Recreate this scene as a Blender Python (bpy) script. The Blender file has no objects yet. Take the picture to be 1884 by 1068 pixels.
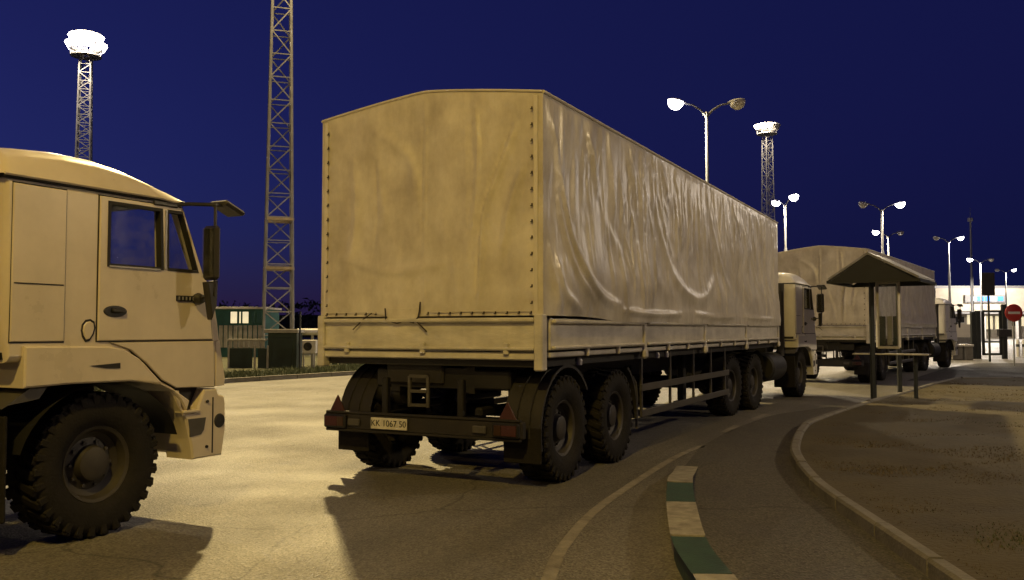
import bpy, bmesh, math, random
from mathutils import Vector, Matrix, noise
from mathutils.geometry import tessellate_polygon
random.seed(7)
R = math.radians
scn = bpy.context.scene
COL = scn.collection

# ------------------------------------------------------------------ camera
F_PX, CX, CY, HOR, EYE = 1620.0, 942.0, 534.0, 607.0, 1.52
PITCH = math.atan((HOR - CY) / F_PX)
cam_d = bpy.data.cameras.new('camera')
cam_d.sensor_width = 36.0
cam_d.lens = 36.0 * F_PX / 1884.0
cam_d.clip_start, cam_d.clip_end = 0.05, 3000
cam = bpy.data.objects.new('camera', cam_d)
cam.location = (0, 0, EYE)
cam.rotation_euler = (R(90) + PITCH, 0, 0)
COL.objects.link(cam)
scn.camera = cam

# ------------------------------------------------------------------ sky (deep blue after dusk)
world = bpy.data.worlds.new('World')
scn.world = world
world.use_nodes = True
wn, wl = world.node_tree.nodes, world.node_tree.links
wn.clear()
sky = wn.new('ShaderNodeTexSky')
sky.sky_type = 'NISHITA'
sky.sun_disc = False
sky.sun_elevation = R(-4.0)
sky.sun_rotation = R(-75)
sky.air_density, sky.dust_density, sky.ozone_density = 1.0, 0.3, 6.0
tint = wn.new('ShaderNodeMixRGB'); tint.blend_type = 'MULTIPLY'; tint.inputs[0].default_value = 1.0
tint.inputs[2].default_value = (1.1, 1.0, 1.0, 1)
bgn = wn.new('ShaderNodeBackground'); bgn.inputs[1].default_value = 0.70
wo = wn.new('ShaderNodeOutputWorld')
glow = wn.new('ShaderNodeMixRGB'); glow.blend_type = 'ADD'; glow.inputs[0].default_value = 1.0
glow.inputs[2].default_value = (0.0042, 0.0064, 0.041, 1)      # even town glow of the night air
wl.new(sky.outputs[0], tint.inputs[1]); wl.new(tint.outputs[0], glow.inputs[1]); wl.new(glow.outputs[0], bgn.inputs[0]); wl.new(bgn.outputs[0], wo.inputs[0])

scn.view_settings.view_transform = 'Standard'
scn.view_settings.look = 'None'
scn.view_settings.gamma = 1.0
scn.view_settings.exposure = 0.52
scn.view_settings.use_curve_mapping = False
scn.render.engine = 'CYCLES'
scn.cycles.use_denoising = True
scn.cycles.max_bounces = 6
scn.cycles.sample_clamp_indirect = 3.0
scn.cycles.caustics_reflective = False
scn.cycles.caustics_refractive = False

# lamp strengths and colours (used by the lamp builders below)
KEY_W, KEY_C = 77000.0, (1.0, 0.74, 0.31)
FILL_W, FILL_C = 2250.0, (1.0, 0.66, 0.13)
SIDE_W, SIDE_C = 2500.0, (1.0, 0.77, 0.46)
BACK_W = 8200.0
LAMP_W, LAMP_C = 3000.0, (1.0, 0.82, 0.55)

# ------------------------------------------------------------------ pixel -> place helpers
def ray(x, y):
    a, b = (x - CX) / F_PX, (CY - y) / F_PX
    return Vector((a, math.cos(PITCH) - b * math.sin(PITCH), math.sin(PITCH) + b * math.cos(PITCH)))
def gp(x, y, z=0.0):
    r = ray(x, y); t = (z - EYE) / r.z
    return Vector((r.x * t, r.y * t, z))
def at(x, y, depth):
    r = ray(x, y); r = r / r.y * depth
    return Vector((r.x, r.y, r.z + EYE))

# ------------------------------------------------------------------ materials
MATS = {}
def nodes_of(name):
    m = bpy.data.materials.new(name); m.use_nodes = True
    nt = m.node_tree
    return m, nt.nodes, nt.links, nt.nodes['Principled BSDF']
def mat(name, col, rough=0.5, metal=0.0, var=0.25, scale=3.0, bump=0.0, bscale=60.0, spec=0.5, stretch=(1, 1, 1), dirt=None, rvar=0.1, streak=0.0, bstretch=None):
    m, n, l, p = nodes_of(name)
    tc = n.new('ShaderNodeTexCoord')
    mp = n.new('ShaderNodeMapping'); mp.inputs['Scale'].default_value = stretch
    l.new(tc.outputs['Object'], mp.inputs[0])
    nz = n.new('ShaderNodeTexNoise'); nz.inputs['Scale'].default_value = scale; nz.inputs['Detail'].default_value = 6; nz.inputs['Roughness'].default_value = 0.65
    l.new(mp.outputs[0], nz.inputs['Vector'])
    cr = n.new('ShaderNodeValToRGB')
    cr.color_ramp.elements[0].position = 0.3; cr.color_ramp.elements[1].position = 0.7
    c0 = dirt if dirt else tuple(c * (1 - var) for c in col)
    cr.color_ramp.elements[0].color = (*c0, 1)
    cr.color_ramp.elements[1].color = (*[min(1, c * (1 + var * 0.35)) for c in col], 1)
    l.new(nz.outputs[0], cr.inputs[0])
    if streak:
        # rain-washed grime: long thin streaks running down the surface
        m2 = n.new('ShaderNodeMapping'); m2.inputs['Scale'].default_value = (4.0, 4.0, 0.4)
        n3 = n.new('ShaderNodeTexNoise'); n3.inputs['Scale'].default_value = 1.0; n3.inputs['Detail'].default_value = 7; n3.inputs['Roughness'].default_value = 0.6
        r3 = n.new('ShaderNodeMapRange'); r3.inputs[1].default_value = 0.34; r3.inputs[2].default_value = 0.62; r3.inputs[3].default_value = 1.0 - streak; r3.inputs[4].default_value = 1.0
        x3 = n.new('ShaderNodeMixRGB'); x3.blend_type = 'MULTIPLY'; x3.inputs[0].default_value = 1.0
        l.new(tc.outputs['Object'], m2.inputs[0]); l.new(m2.outputs[0], n3.inputs['Vector']); l.new(n3.outputs[0], r3.inputs[0])
        l.new(cr.outputs[0], x3.inputs[1]); l.new(r3.outputs[0], x3.inputs[2]); l.new(x3.outputs[0], p.inputs['Base Color'])
    else: l.new(cr.outputs[0], p.inputs['Base Color'])
    mr = n.new('ShaderNodeMapRange')
    mr.inputs[3].default_value = max(0.02, rough - rvar); mr.inputs[4].default_value = min(1, rough + rvar)
    l.new(nz.outputs[0], mr.inputs[0]); l.new(mr.outputs[0], p.inputs['Roughness'])
    p.inputs['Metallic'].default_value = metal
    p.inputs['Specular IOR Level'].default_value = spec
    if bump:
        b = n.new('ShaderNodeBump'); b.inputs['Strength'].default_value = bump; b.inputs['Distance'].default_value = 0.02
        n2 = n.new('ShaderNodeTexNoise'); n2.inputs['Scale'].default_value = bscale; n2.inputs['Detail'].default_value = 5
        if bstretch:
            mb_ = n.new('ShaderNodeMapping'); mb_.inputs['Scale'].default_value = bstretch
            l.new(tc.outputs['Object'], mb_.inputs[0]); l.new(mb_.outputs[0], n2.inputs['Vector'])
        else: l.new(mp.outputs[0], n2.inputs['Vector'])
        l.new(n2.outputs[0], b.inputs['Height']); l.new(b.outputs[0], p.inputs['Normal'])
    MATS[name] = m
    return m
def emit(name, col, strength):
    m, n, l, p = nodes_of(name)
    p.inputs['Base Color'].default_value = (*[min(.9, c) for c in col], 1)
    p.inputs['Emission Color'].default_value = (*col, 1)
    p.inputs['Emission Strength'].default_value = strength
    m.cycles.emission_sampling = 'NONE'
    MATS[name] = m
    return m
mat('tarp', (0.72, 0.68, 0.59), 0.31, var=0.16, scale=2.2, bump=0.55, bscale=8, bstretch=(1, 1, 0.28), spec=0.6, streak=0.10, dirt=(0.46, 0.415, 0.33), stretch=(1, 1, 0.8), rvar=0.07)
mat('tarp_edge', (0.66, 0.62, 0.54), 0.5, var=0.2, scale=3)
mat('board', (0.66, 0.63, 0.56), 0.42, streak=0.15, var=0.3, scale=2.5, bump=0.15, bscale=30, stretch=(1, 1, 3))
mat('paint', (0.67, 0.60, 0.49), 0.30, var=0.14, scale=1.8, bump=0.03, bscale=8, streak=0.05)
mat('paint_white', (0.79, 0.775, 0.74), 0.32, var=0.12, scale=1.8, bump=0.03, bscale=8, streak=0.05)
mat('chassis', (0.012, 0.011, 0.010), 0.6, var=0.5, scale=5, bump=0.2)
mat('bumper_dark', (0.021, 0.018, 0.015), 0.55, var=0.4, scale=6, bump=0.2)
mat('rubber', (0.009, 0.0085, 0.008), 0.85, var=0.4, scale=9, bump=0.3, bscale=50, dirt=(0.018, 0.0155, 0.0125), spec=0.25)
mat('rim', (0.04, 0.035, 0.029), 0.6, var=0.4, scale=8)
mat('guard', (0.018, 0.016, 0.014), 0.65, var=0.4, scale=4, bump=0.2)
mat('guard_light', (0.075, 0.07, 0.06), 0.5, var=0.4, scale=4)
mat('black', (0.012, 0.012, 0.012), 0.5, var=0.3)
mat('plastic_dark', (0.03, 0.029, 0.028), 0.4, var=0.3, scale=8)
mat('grey_plastic', (0.07, 0.066, 0.06), 0.5, var=0.25, scale=6)
mat('rope', (0.05, 0.04, 0.03), 0.8)
mat('red_reflector', (0.05, 0.008, 0.006), 0.4, var=0.2, scale=30, bump=0.4, bscale=180)
mat('amber', (0.045, 0.022, 0.010), 0.3, var=0.2)
mat('plate_white', (0.62, 0.60, 0.55), 0.45, var=0.25, scale=14)
mat('galvanised', (0.34, 0.34, 0.36), 0.45, metal=0.35, var=0.3, scale=2)
mat('galv_band', (0.42, 0.33, 0.22), 0.6, var=0.3, scale=4)
mat('pole_grey', (0.22, 0.225, 0.23), 0.45, metal=0.2, var=0.2, scale=2)
mat('head_grey', (0.35, 0.35, 0.36), 0.45, var=0.2)
mat('concrete', (0.20, 0.188, 0.165), 0.85, var=0.35, scale=5, bump=0.5, bscale=40)
mat('kerb_white', (0.36, 0.34, 0.28), 0.7, var=0.35, scale=9, bump=0.3, dirt=(0.17, 0.155, 0.125))
mat('kerb_green', (0.04, 0.085, 0.062), 0.6, var=0.45, scale=7, bump=0.3)
mat('teal_paint', (0.03, 0.13, 0.12), 0.5, var=0.3)
mat('green_dark', (0.022, 0.04, 0.033), 0.6, var=0.4, scale=3, bump=0.2)
mat('siding', (0.42, 0.40, 0.36), 0.6, var=0.3)
mat('white_metal', (0.66, 0.64, 0.6), 0.45, var=0.2)
mat('canopy_blue', (0.022, 0.026, 0.028), 0.5, var=0.3, scale=4)
mat('canopy_top', (0.35, 0.36, 0.37), 0.5, var=0.3, scale=4)
mat('post_dark', (0.02, 0.024, 0.023), 0.5, var=0.3)
mat('wood_slat', (0.11, 0.085, 0.06), 0.6, var=0.4, stretch=(1, 8, 8))
mat('plaster', (0.58, 0.52, 0.42), 0.8, var=0.2, scale=0.6, bump=0.2, bscale=8)
mat('foil_roof', (0.25, 0.25, 0.26), 0.5, var=0.2)
mat('sign_red', (0.42, 0.03, 0.025), 0.4, var=0.15)
mat('sign_white', (0.7, 0.68, 0.64), 0.4, var=0.1)
mat('leaf_dark', (0.035, 0.045, 0.02), 0.7, var=0.5, scale=8)
mat('seal', (0.015, 0.014, 0.012), 0.7, var=0.2)
emit('lamp_lens', (1.0, 0.93, 0.98), 14.0)
emit('window_lit', (1.0, 0.85, 0.55), 0.5)
emit('window_blue', (0.55, 0.72, 1.0), 1.3)
emit('sign_blue', (0.06, 0.25, 0.9), 0.8)
emit('sign_glow', (0.7, 0.85, 1.0), 1.1)
def glass(name, col=(0.95, 0.97, 0.98)):
    m, n, l, p = nodes_of(name)
    n.remove(p)
    out = n['Material Output']
    tr = n.new('ShaderNodeBsdfTransparent'); tr.inputs[0].default_value = (*col, 1)
    gl = n.new('ShaderNodeBsdfGlossy'); gl.inputs['Roughness'].default_value = 0.06
    lw = n.new('ShaderNodeLayerWeight'); lw.inputs[0].default_value = 0.5
    pw_ = n.new('ShaderNodeMath'); pw_.operation = 'POWER'; pw_.inputs[1].default_value = 4.0
    fr = n.new('ShaderNodeMath'); fr.operation = 'MULTIPLY_ADD'; fr.inputs[1].default_value = 0.7; fr.inputs[2].default_value = 0.04
    l.new(lw.outputs['Facing'], pw_.inputs[0]); l.new(pw_.outputs[0], fr.inputs[0])
    nz = n.new('ShaderNodeTexNoise'); nz.inputs['Scale'].default_value = 5.0; nz.inputs['Detail'].default_value = 5
    df = n.new('ShaderNodeBsdfDiffuse'); df.inputs[0].default_value = (0.45, 0.42, 0.36, 1)
    rm = n.new('ShaderNodeMapRange'); rm.inputs[1].default_value = 0.4; rm.inputs[2].default_value = 0.8; rm.inputs[3].default_value = 0.0; rm.inputs[4].default_value = 0.12
    mx0 = n.new('ShaderNodeMixShader'); mx = n.new('ShaderNodeMixShader')
    l.new(nz.outputs[0], rm.inputs[0]); l.new(rm.outputs[0], mx0.inputs[0])
    l.new(tr.outputs[0], mx0.inputs[1]); l.new(df.outputs[0], mx0.inputs[2])
    l.new(fr.outputs[0], mx.inputs[0]); l.new(mx0.outputs[0], mx.inputs[1]); l.new(gl.outputs[0], mx.inputs[2])
    l.new(mx.outputs[0], out.inputs[0])
    MATS[name] = m
glass('glass')

def asphalt(name, base, light, rough, patch, tracks=0.0):
    m, n, l, p = nodes_of(name)
    tc = n.new('ShaderNodeTexCoord')
    def tex(kind, scale, detail=0, vec=None, **kw):
        q = n.new(kind); q.inputs['Scale'].default_value = scale
        if detail: q.inputs['Detail'].default_value = detail
        l.new(vec or tc.outputs['Object'], q.inputs['Vector']); return q
    def rng(src, a, b, c_, d_):
        q = n.new('ShaderNodeMapRange')
        for k, v in zip((1, 2, 3, 4), (a, b, c_, d_)): q.inputs[k].default_value = v
        l.new(src, q.inputs[0]); return q.outputs[0]
    def mul(a, b):
        q = n.new('ShaderNodeMixRGB'); q.blend_type = 'MULTIPLY'; q.inputs[0].default_value = 1.0
        l.new(a, q.inputs[1]); l.new(b, q.inputs[2]); return q.outputs[0]
    big = tex('ShaderNodeTexNoise', patch, 7)
    fine = tex('ShaderNodeTexNoise', 70, 3)
    grit = tex('ShaderNodeTexVoronoi', 60)
    cr = n.new('ShaderNodeValToRGB')
    cr.color_ramp.elements[0].position = 0.32; cr.color_ramp.elements[0].color = (*base, 1)
    cr.color_ramp.elements[1].position = 0.72; cr.color_ramp.elements[1].color = (*light, 1)
    l.new(big.outputs[0], cr.inputs[0])
    col = mul(cr.outputs[0], rng(fine.outputs[0], 0.25, 0.75, 0.62, 1.3))
    # single pale and dark stones
    col = mul(col, rng(grit.outputs['Color'], 0.0, 1.0, 0.5, 1.5))
    # cracks
    wn_ = tex('ShaderNodeTexNoise', 0.9, 6)
    wob = n.new('ShaderNodeMixRGB'); wob.blend_type = 'ADD'; wob.inputs[0].default_value = 0.9
    l.new(tc.outputs['Object'], wob.inputs[1]); l.new(wn_.outputs[1], wob.inputs[2])
    crk = tex('ShaderNodeTexVoronoi', 0.22, vec=wob.outputs[0]); crk.feature = 'DISTANCE_TO_EDGE'
    col = mul(col, rng(crk.outputs[0], 0.0, 0.005, 0.5, 1.0))
    # oil spots
    oil = tex('ShaderNodeTexNoise', 1.7, 4)
    col = mul(col, rng(oil.outputs[0], 0.66, 0.74, 1.0, 0.55))
    if tracks:
        mp = n.new('ShaderNodeMapping'); mp.vector_type = 'TEXTURE'; mp.inputs['Rotation'].default_value = (0, 0, R(-27.35)); mp.inputs['Scale'].default_value = (0.9, 26.0, 1)
        l.new(tc.outputs['Object'], mp.inputs[0])
        tr = tex('ShaderNodeTexNoise', 1.0, 6, mp.outputs[0])
        col = mul(col, rng(tr.outputs[0], 0.36, 0.58, 1.0 - tracks, 1.08))
    l.new(col, p.inputs['Base Color'])
    l.new(rng(big.outputs[0], 0.3, 0.7, rough - 0.12, rough + 0.12), p.inputs['Roughness'])
    b = n.new('ShaderNodeBump'); b.inputs['Distance'].default_value = 0.011
    l.new(rng(big.outputs[0], 0.35, 0.65, 0.45, 1.0), b.inputs['Strength'])
    ad = n.new('ShaderNodeMath'); ad.operation = 'ADD'
    l.new(grit.outputs[0], ad.inputs[0]); l.new(fine.outputs[0], ad.inputs[1])
    l.new(ad.outputs[0], b.inputs['Height']); l.new(b.outputs[0], p.inputs['Normal'])
    MATS[name] = m
asphalt('asphalt', (0.145, 0.136, 0.116), (0.205, 0.192, 0.165), 0.58, 0.5, 0.28)
asphalt('path_asphalt', (0.085, 0.079, 0.066), (0.118, 0.11, 0.092), 0.75, 0.9)
asphalt('dark_asphalt', (0.035, 0.033, 0.030), (0.055, 0.052, 0.046), 0.85, 0.7)
mat('soil', (0.084, 0.068, 0.034), 0.95, var=0.4, scale=1.3, bump=0.9, bscale=22, dirt=(0.055, 0.044, 0.021))
mat('verge', (0.075, 0.075, 0.035), 0.95, var=0.5, scale=1.5, bump=0.8, bscale=20)
mat('line_paint', (0.29, 0.268, 0.222), 0.7, var=0.5, scale=6, bump=0.2, dirt=(0.14, 0.125, 0.1))

def blades(name, c1, c2):
    m, n, l, p = nodes_of(name)
    g = n.new('ShaderNodeNewGeometry'); cr = n.new('ShaderNodeValToRGB')
    cr.color_ramp.elements[0].color = (*c1, 1); cr.color_ramp.elements[1].color = (*c2, 1)
    l.new(g.outputs['Random Per Island'], cr.inputs[0]); l.new(cr.outputs[0], p.inputs['Base Color'])
    p.inputs['Roughness'].default_value = 0.8
    MATS[name] = m
blades('dry_blades', (0.115, 0.09, 0.047), (0.17, 0.132, 0.07))
blades('green_blades', (0.06, 0.082, 0.034), (0.11, 0.125, 0.055))
blades('tree_leaves', (0.02, 0.026, 0.012), (0.05, 0.055, 0.028))

# ------------------------------------------------------------------ mesh helpers
class MB:
    def __init__(s): s.v = []; s.f = []
    def add(s, vs, fs):
        o = len(s.v); s.v += [tuple(q) for q in vs]; s.f += [tuple(o + i for i in q) for q in fs]
        return s
    def box(s, c, d, ch=0.0, m=None):
        hx, hy, hz = d[0] / 2, d[1] / 2, d[2] / 2
        if ch <= 0:
            vs = [Vector((sx * hx, sy * hy, sz * hz)) for sx in (-1, 1) for sy in (-1, 1) for sz in (-1, 1)]
            fs = [(0, 1, 3, 2), (4, 6, 7, 5), (0, 4, 5, 1), (2, 3, 7, 6), (0, 2, 6, 4), (1, 5, 7, 3)]
        else:
            ch = min(ch, hx * .9, hy * .9, hz * .9)
            h = (hx, hy, hz); vs = []; idx = {}
            cs = [(sx, sy, sz) for sx in (-1, 1) for sy in (-1, 1) for sz in (-1, 1)]
            for k in cs:
                for a in range(3):
                    idx[k, a] = len(vs)
                    vs.append(Vector([k[i] * (h[i] if i == a else h[i] - ch) for i in range(3)]))
            fs = []
            for a in range(3):
                b, c_ = (a + 1) % 3, (a + 2) % 3
                for sg in (-1, 1):
                    q = []
                    for (sb, sc) in ((-1, -1), (1, -1), (1, 1), (-1, 1)):
                        k = [0, 0, 0]; k[a] = sg; k[b] = sb; k[c_] = sc
                        q.append(idx[tuple(k), a])
                    fs.append(tuple(q))
                for sb in (-1, 1):
                    for sc in (-1, 1):
                        k1 = [0, 0, 0]; k1[a] = -1; k1[b] = sb; k1[c_] = sc
                        k2 = list(k1); k2[a] = 1; k1 = tuple(k1); k2 = tuple(k2)
                        fs.append((idx[k1, b], idx[k2, b], idx[k2, c_], idx[k1, c_]))
            for k in cs: fs.append((idx[k, 0], idx[k, 1], idx[k, 2]))
        c = Vector(c)
        if m is None: vs = [q + c for q in vs]
        else: vs = [c + m @ q for q in vs]
        return s.add(vs, fs)
    def bar(s, a, b, w, h=None, ch=0.0):
        a, b = Vector(a), Vector(b); d = b - a; L = d.length
        z = d.normalized(); up = Vector((0, 0, 1)) if abs(z.z) < 0.95 else Vector((1, 0, 0))
        x = up.cross(z).normalized(); y = z.cross(x)
        m = Matrix((x, y, z)).transposed()
        return s.box((a + b) / 2, (w, h or w, L), ch, m)
    def tube(s, path, r, n=10, cap=True):
        path = [Vector(p) for p in path]
        rs = r if isinstance(r, (list, tuple)) else [r] * len(path)
        vs, fs = [], []
        for i, p in enumerate(path):
            d = (path[min(i + 1, len(path) - 1)] - path[max(i - 1, 0)]).normalized()
            up = Vector((0, 0, 1)) if abs(d.z) < 0.95 else Vector((1, 0, 0))
            x = up.cross(d).normalized(); y = d.cross(x)
            for k in range(n):
                a = 2 * math.pi * k / n
                vs.append(p + (x * math.cos(a) + y * math.sin(a)) * rs[i])
        for i in range(len(path) - 1):
            for k in range(n):
                fs.append((i * n + k, i * n + (k + 1) % n, (i + 1) * n + (k + 1) % n, (i + 1) * n + k))
        if cap:
            fs.append(tuple(range(n))); fs.append(tuple((len(path) - 1) * n + k for k in range(n)))
        return s.add(vs, fs)
    def lathe(s, prof, n=32, c=(0, 0, 0), axis='y'):
        vs, fs = [], []; c = Vector(c)
        for (r, h) in prof:
            for k in range(n):
                a = 2 * math.pi * k / n
                if axis == 'y': vs.append(c + Vector((r * math.cos(a), h, r * math.sin(a))))
                elif axis == 'z': vs.append(c + Vector((r * math.cos(a), r * math.sin(a), h)))
                else: vs.append(c + Vector((h, r * math.cos(a), r * math.sin(a))))
        for i in range(len(prof) - 1):
            for k in range(n):
                fs.append((i * n + k, i * n + (k + 1) % n, (i + 1) * n + (k + 1) % n, (i + 1) * n + k))
        return s.add(vs, fs)
    def prism(s, poly, y0, y1, holes=(), ch=0.0, axis='y'):
        # poly in (a, b): axis y -> x, z ; axis x -> y, z ; axis z -> x, y
        def P(q, h):
            if axis == 'y': return (q[0], h, q[1])
            if axis == 'x': return (h, q[0], q[1])
            return (q[0], q[1], h)
        def inset(pl, d):
            n = len(pl); out = []
            A = sum(pl[i][0] * pl[(i + 1) % n][1] - pl[(i + 1) % n][0] * pl[i][1] for i in range(n))
            sg = 1 if A > 0 else -1
            for i in range(n):
                p0, p1, p2 = Vector(pl[i - 1]), Vector(pl[i]), Vector(pl[(i + 1) % n])
                e1, e2 = (p1 - p0).normalized(), (p2 - p1).normalized()
                n1, n2 = Vector((-e1.y, e1.x)) * sg, Vector((-e2.y, e2.x)) * sg
                b = n1 + n2
                if b.length < 1e-4: b = n1
                b.normalize()
                out.append(tuple(p1 + b * (d / max(0.5, b.dot(n1)))))
            return out
        loops = [list(poly)] + [list(h) for h in holes]
        sgn = 1 if y1 > y0 else -1
        rings = [(0.0, y0), (0.0, y1)] if ch <= 0 else [(ch, y0), (0.0, y0 + sgn * ch), (0.0, y1 - sgn * ch), (ch, y1)]
        ringverts = []
        for ins, h in rings:
            lv = []
            for li, lp in enumerate(loops):
                q = inset(lp, ins if li == 0 else -ins) if ins else lp
                lv.append(q)
            ringverts.append((lv, h))
        base = len(s.v)
        offs = []
        for lv, h in ringverts:
            o = []
            for q in lv:
                o.append(len(s.v)); s.v += [P(p, h) for p in q]
            offs.append(o)
        for ri in range(len(rings) - 1):
            for li, lp in enumerate(loops):
                n = len(lp)
                for i in range(n):
                    s.f.append((offs[ri][li] + i, offs[ri][li] + (i + 1) % n, offs[ri + 1][li] + (i + 1) % n, offs[ri + 1][li] + i))
        for ri in (0, len(rings) - 1):
            tri = tessellate_polygon([[Vector((p[0], p[1], 0)) for p in q] for q in ringverts[ri][0]])
            flat = []
            for li, lp in enumerate(loops): flat += [offs[ri][li] + i for i in range(len(lp))]
            for t in tri: s.f.append(tuple(flat[i] for i in t))
        return s
    def grid(s, fn, nu, nv):
        vs = [fn(i / nu, j / nv) for i in range(nu + 1) for j in range(nv + 1)]
        fs = [(i * (nv + 1) + j, (i + 1) * (nv + 1) + j, (i + 1) * (nv + 1) + j + 1, i * (nv + 1) + j + 1) for i in range(nu) for j in range(nv)]
        return s.add(vs, fs)
    def mesh(s, name, m, smooth=35, recalc=True):
        me = bpy.data.meshes.new(name)
        me.from_pydata(s.v, [], s.f)
        if recalc:
            bm = bmesh.new(); bm.from_mesh(me)
            bmesh.ops.recalc_face_normals(bm, faces=bm.faces)
            bm.to_mesh(me); bm.free()
        if smooth:
            me.polygons.foreach_set('use_smooth', [True] * len(me.polygons))
            if smooth < 180: me.set_sharp_from_angle(angle=R(smooth))
        me.materials.append(MATS[m])
        me.update()
        return me
    def build(s, name, m, parent=None, loc=(0, 0, 0), rz=0.0, smooth=35, recalc=True):
        return link(name, s.mesh(name, m, smooth, recalc), parent, loc, rz)
def link(name, me, parent=None, loc=(0, 0, 0), rz=0.0):
    o = bpy.data.objects.new(name, me)
    COL.objects.link(o); o.parent = parent; o.location = loc; o.rotation_euler = (0, 0, rz)
    return o
def tag(o, label=None, cat=None, group=None, kind=None):
    if label: o['label'] = label
    if cat: o['category'] = cat
    if group: o['group'] = group
    if kind: o['kind'] = kind
    return o
def thing(name, label, cat, loc=(0, 0, 0), rz=0.0, group=None):
    return tag(link(name, None, None, loc, rz), label, cat, group)
KIDS = {}
def copy_tree(o, parent=None):
    c = o.copy(); COL.objects.link(c); c.parent = parent
    for ch in [q for q in bpy.data.objects if q.parent is o]: copy_tree(ch, c)
    return c
def light(name, kind, parent, loc, power, col, radius=0.2, rot=None, spot=None):
    d = bpy.data.lights.new(name, kind); d.energy = power; d.color = col; d.shadow_soft_size = radius
    if spot: d.spot_size = spot; d.spot_blend = 0.5 if spot < R(160) else 0.08
    o = bpy.data.objects.new(name, d); COL.objects.link(o); o.parent = parent; o.location = loc
    if rot: o.rotation_euler = rot
    return o
def text_mesh(txt, size, name):
    cu = bpy.data.curves.new(name, 'FONT'); cu.body = txt; cu.size = size; cu.align_x = 'CENTER'; cu.align_y = 'CENTER'; cu.extrude = 0.001
    o = bpy.data.objects.new(name, cu); COL.objects.link(o)
    dg = bpy.context.evaluated_depsgraph_get()
    me = bpy.data.meshes.new_from_object(o.evaluated_get(dg))
    bpy.data.objects.remove(o); bpy.data.curves.remove(cu)
    return me
def lerp(a, b, t): return a + (b - a) * t
def sstep(a, b, x):
    t = max(0, min(1, (x - a) / (b - a))); return t * t * (3 - 2 * t)
def polyline(pts, t):
    n = len(pts) - 1; k = min(int(t * n), n - 1); f = t * n - k
    return tuple(lerp(a, b, f) for a, b in zip(pts[k], pts[k + 1]))
def smooth_curve(pts, n=8):
    out = []
    for i in range(len(pts) - 1):
        p0, p1, p2, p3 = [Vector(pts[max(0, min(len(pts) - 1, i + k))]) for k in (-1, 0, 1, 2)]
        for j in range(n):
            t = j / n
            out.append(0.5 * ((2 * p1) + (p2 - p0) * t + (2 * p0 - 5 * p1 + 4 * p2 - p3) * t * t + (3 * p1 - p0 - 3 * p2 + p3) * t ** 3))
    out.append(Vector(pts[-1]))
    return out

# ------------------------------------------------------------------ ground
me = MB().add([(-400, -60, 0), (400, -60, 0), (400, 700, 0), (-400, 700, 0)], [(0, 1, 2, 3)])
tag(me.build('road', 'asphalt', smooth=0), kind='structure')

LK = [Vector((-9.5, 17.5, 0)), Vector((-8.1, 25.2, 0)), Vector((-4.75, 30.5, 0)), Vector((-3.2, 33.4, 0)), Vector((2.0, 44.0, 0)), Vector((9, 60, 0))]
GK = [(2.30, 1.5), (2.42, 3.5), (2.49, 4.61), (2.55, 5.42), (2.65, 6.6), (2.80, 8.21), (3.07, 9.63), (3.42, 10.89), (4.16, 12.85), (4.85, 14.2), (6.79, 17.2), (9.2, 20.6), (11.53, 24.0), (13.2, 26.2)]
gk = smooth_curve([(x, y, 0) for x, y in GK], 10)

# path strip between the painted kerb and the lawn kerb
PK = [(0.98, 3.9), (1.03, 4.88), (1.06, 5.77), (1.20, 6.77), (1.36, 7.71), (1.58, 8.79), (1.83, 9.75)]
pk = smooth_curve([(x, y, 0) for x, y in PK], 10)

def sheet(name, left, right, z, m, kind='structure'):
    mb = MB(); n = len(left)
    mb.add([(p.x, p.y, z) for p in left] + [(p.x, p.y, z) for p in right], [(i, i + 1, n + i + 1, n + i) for i in range(n - 1)])
    return tag(mb.build(name, m, smooth=0), kind=kind)
# footpath: from the painted kerb line to the lawn kerb
L_edge = [polyline([(0.9, 1.5), (0.95, 3.0)] + PK + [(2.4, 11.5), (3.3, 13.5), (4.6, 15.8), (6.2, 17.4)], i / 40) for i in range(41)]
G_edge = [polyline(GK[:11], i / 40) for i in range(41)]
sheet('footpath', [Vector((x + .05, y, 0)) for x, y in L_edge], [Vector((x + .03, y, 0)) for x, y in G_edge], 0.004, 'path_asphalt')

def kerb_run(name, pts, seg, w, h, m, label=None, ramp=None, lens=None):
    """kerb stones laid end to end along a line, each its own piece"""
    root = link(name, None)
    tag(root, label, kind='structure')
    d = [0.0]
    for a, b in zip(pts, pts[1:]): d.append(d[-1] + (b - a).length)
    def P(t):
        for i in range(len(d) - 1):
            if t <= d[i + 1]:
                return pts[i].lerp(pts[i + 1], (t - d[i]) / (d[i + 1] - d[i]))
        return pts[-1]
    k = 0; t = 0.0
    while t < d[-1] - 0.2:
        t2 = min(t + (lens[min(k, len(lens) - 1)] if lens else seg), d[-1])
        cuts = [P(lerp(t + .013, t2 - .013, j / 4)) for j in range(5)]
        mb = MB(); vs = []; ch = 0.02
        dz = random.uniform(-.006, .006)
        for j, c in enumerate(cuts):
            a, b = cuts[max(0, j - 1)], cuts[min(4, j + 1)]
            tg = (b - a).normalized(); nr = Vector((tg.y, -tg.x, 0))
            hh = (h if not ramp else ramp(lerp(t, t2, j / 4), d[-1])) + dz
            prof = [(0, -.1), (0, hh - ch), (ch, hh), (w - ch, hh), (w, hh - ch), (w, -.1)]
            vs += [c + nr * q + Vector((0, 0, z)) for q, z in prof]
        fs = [(j * 6 + i, j * 6 + i + 1, (j + 1) * 6 + i + 1, (j + 1) * 6 + i) for j in range(4) for i in range(5)]
        fs += [tuple(range(6)), tuple(24 + i for i in range(6))]
        mb.add(vs, fs)
        mm = m if isinstance(m, str) else m[k % len(m)]
        mb.build('kerb_stone', mm, root, smooth=30)
        t = t2; k += 1
    return root
pk_r = [p for p in pk]
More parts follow.
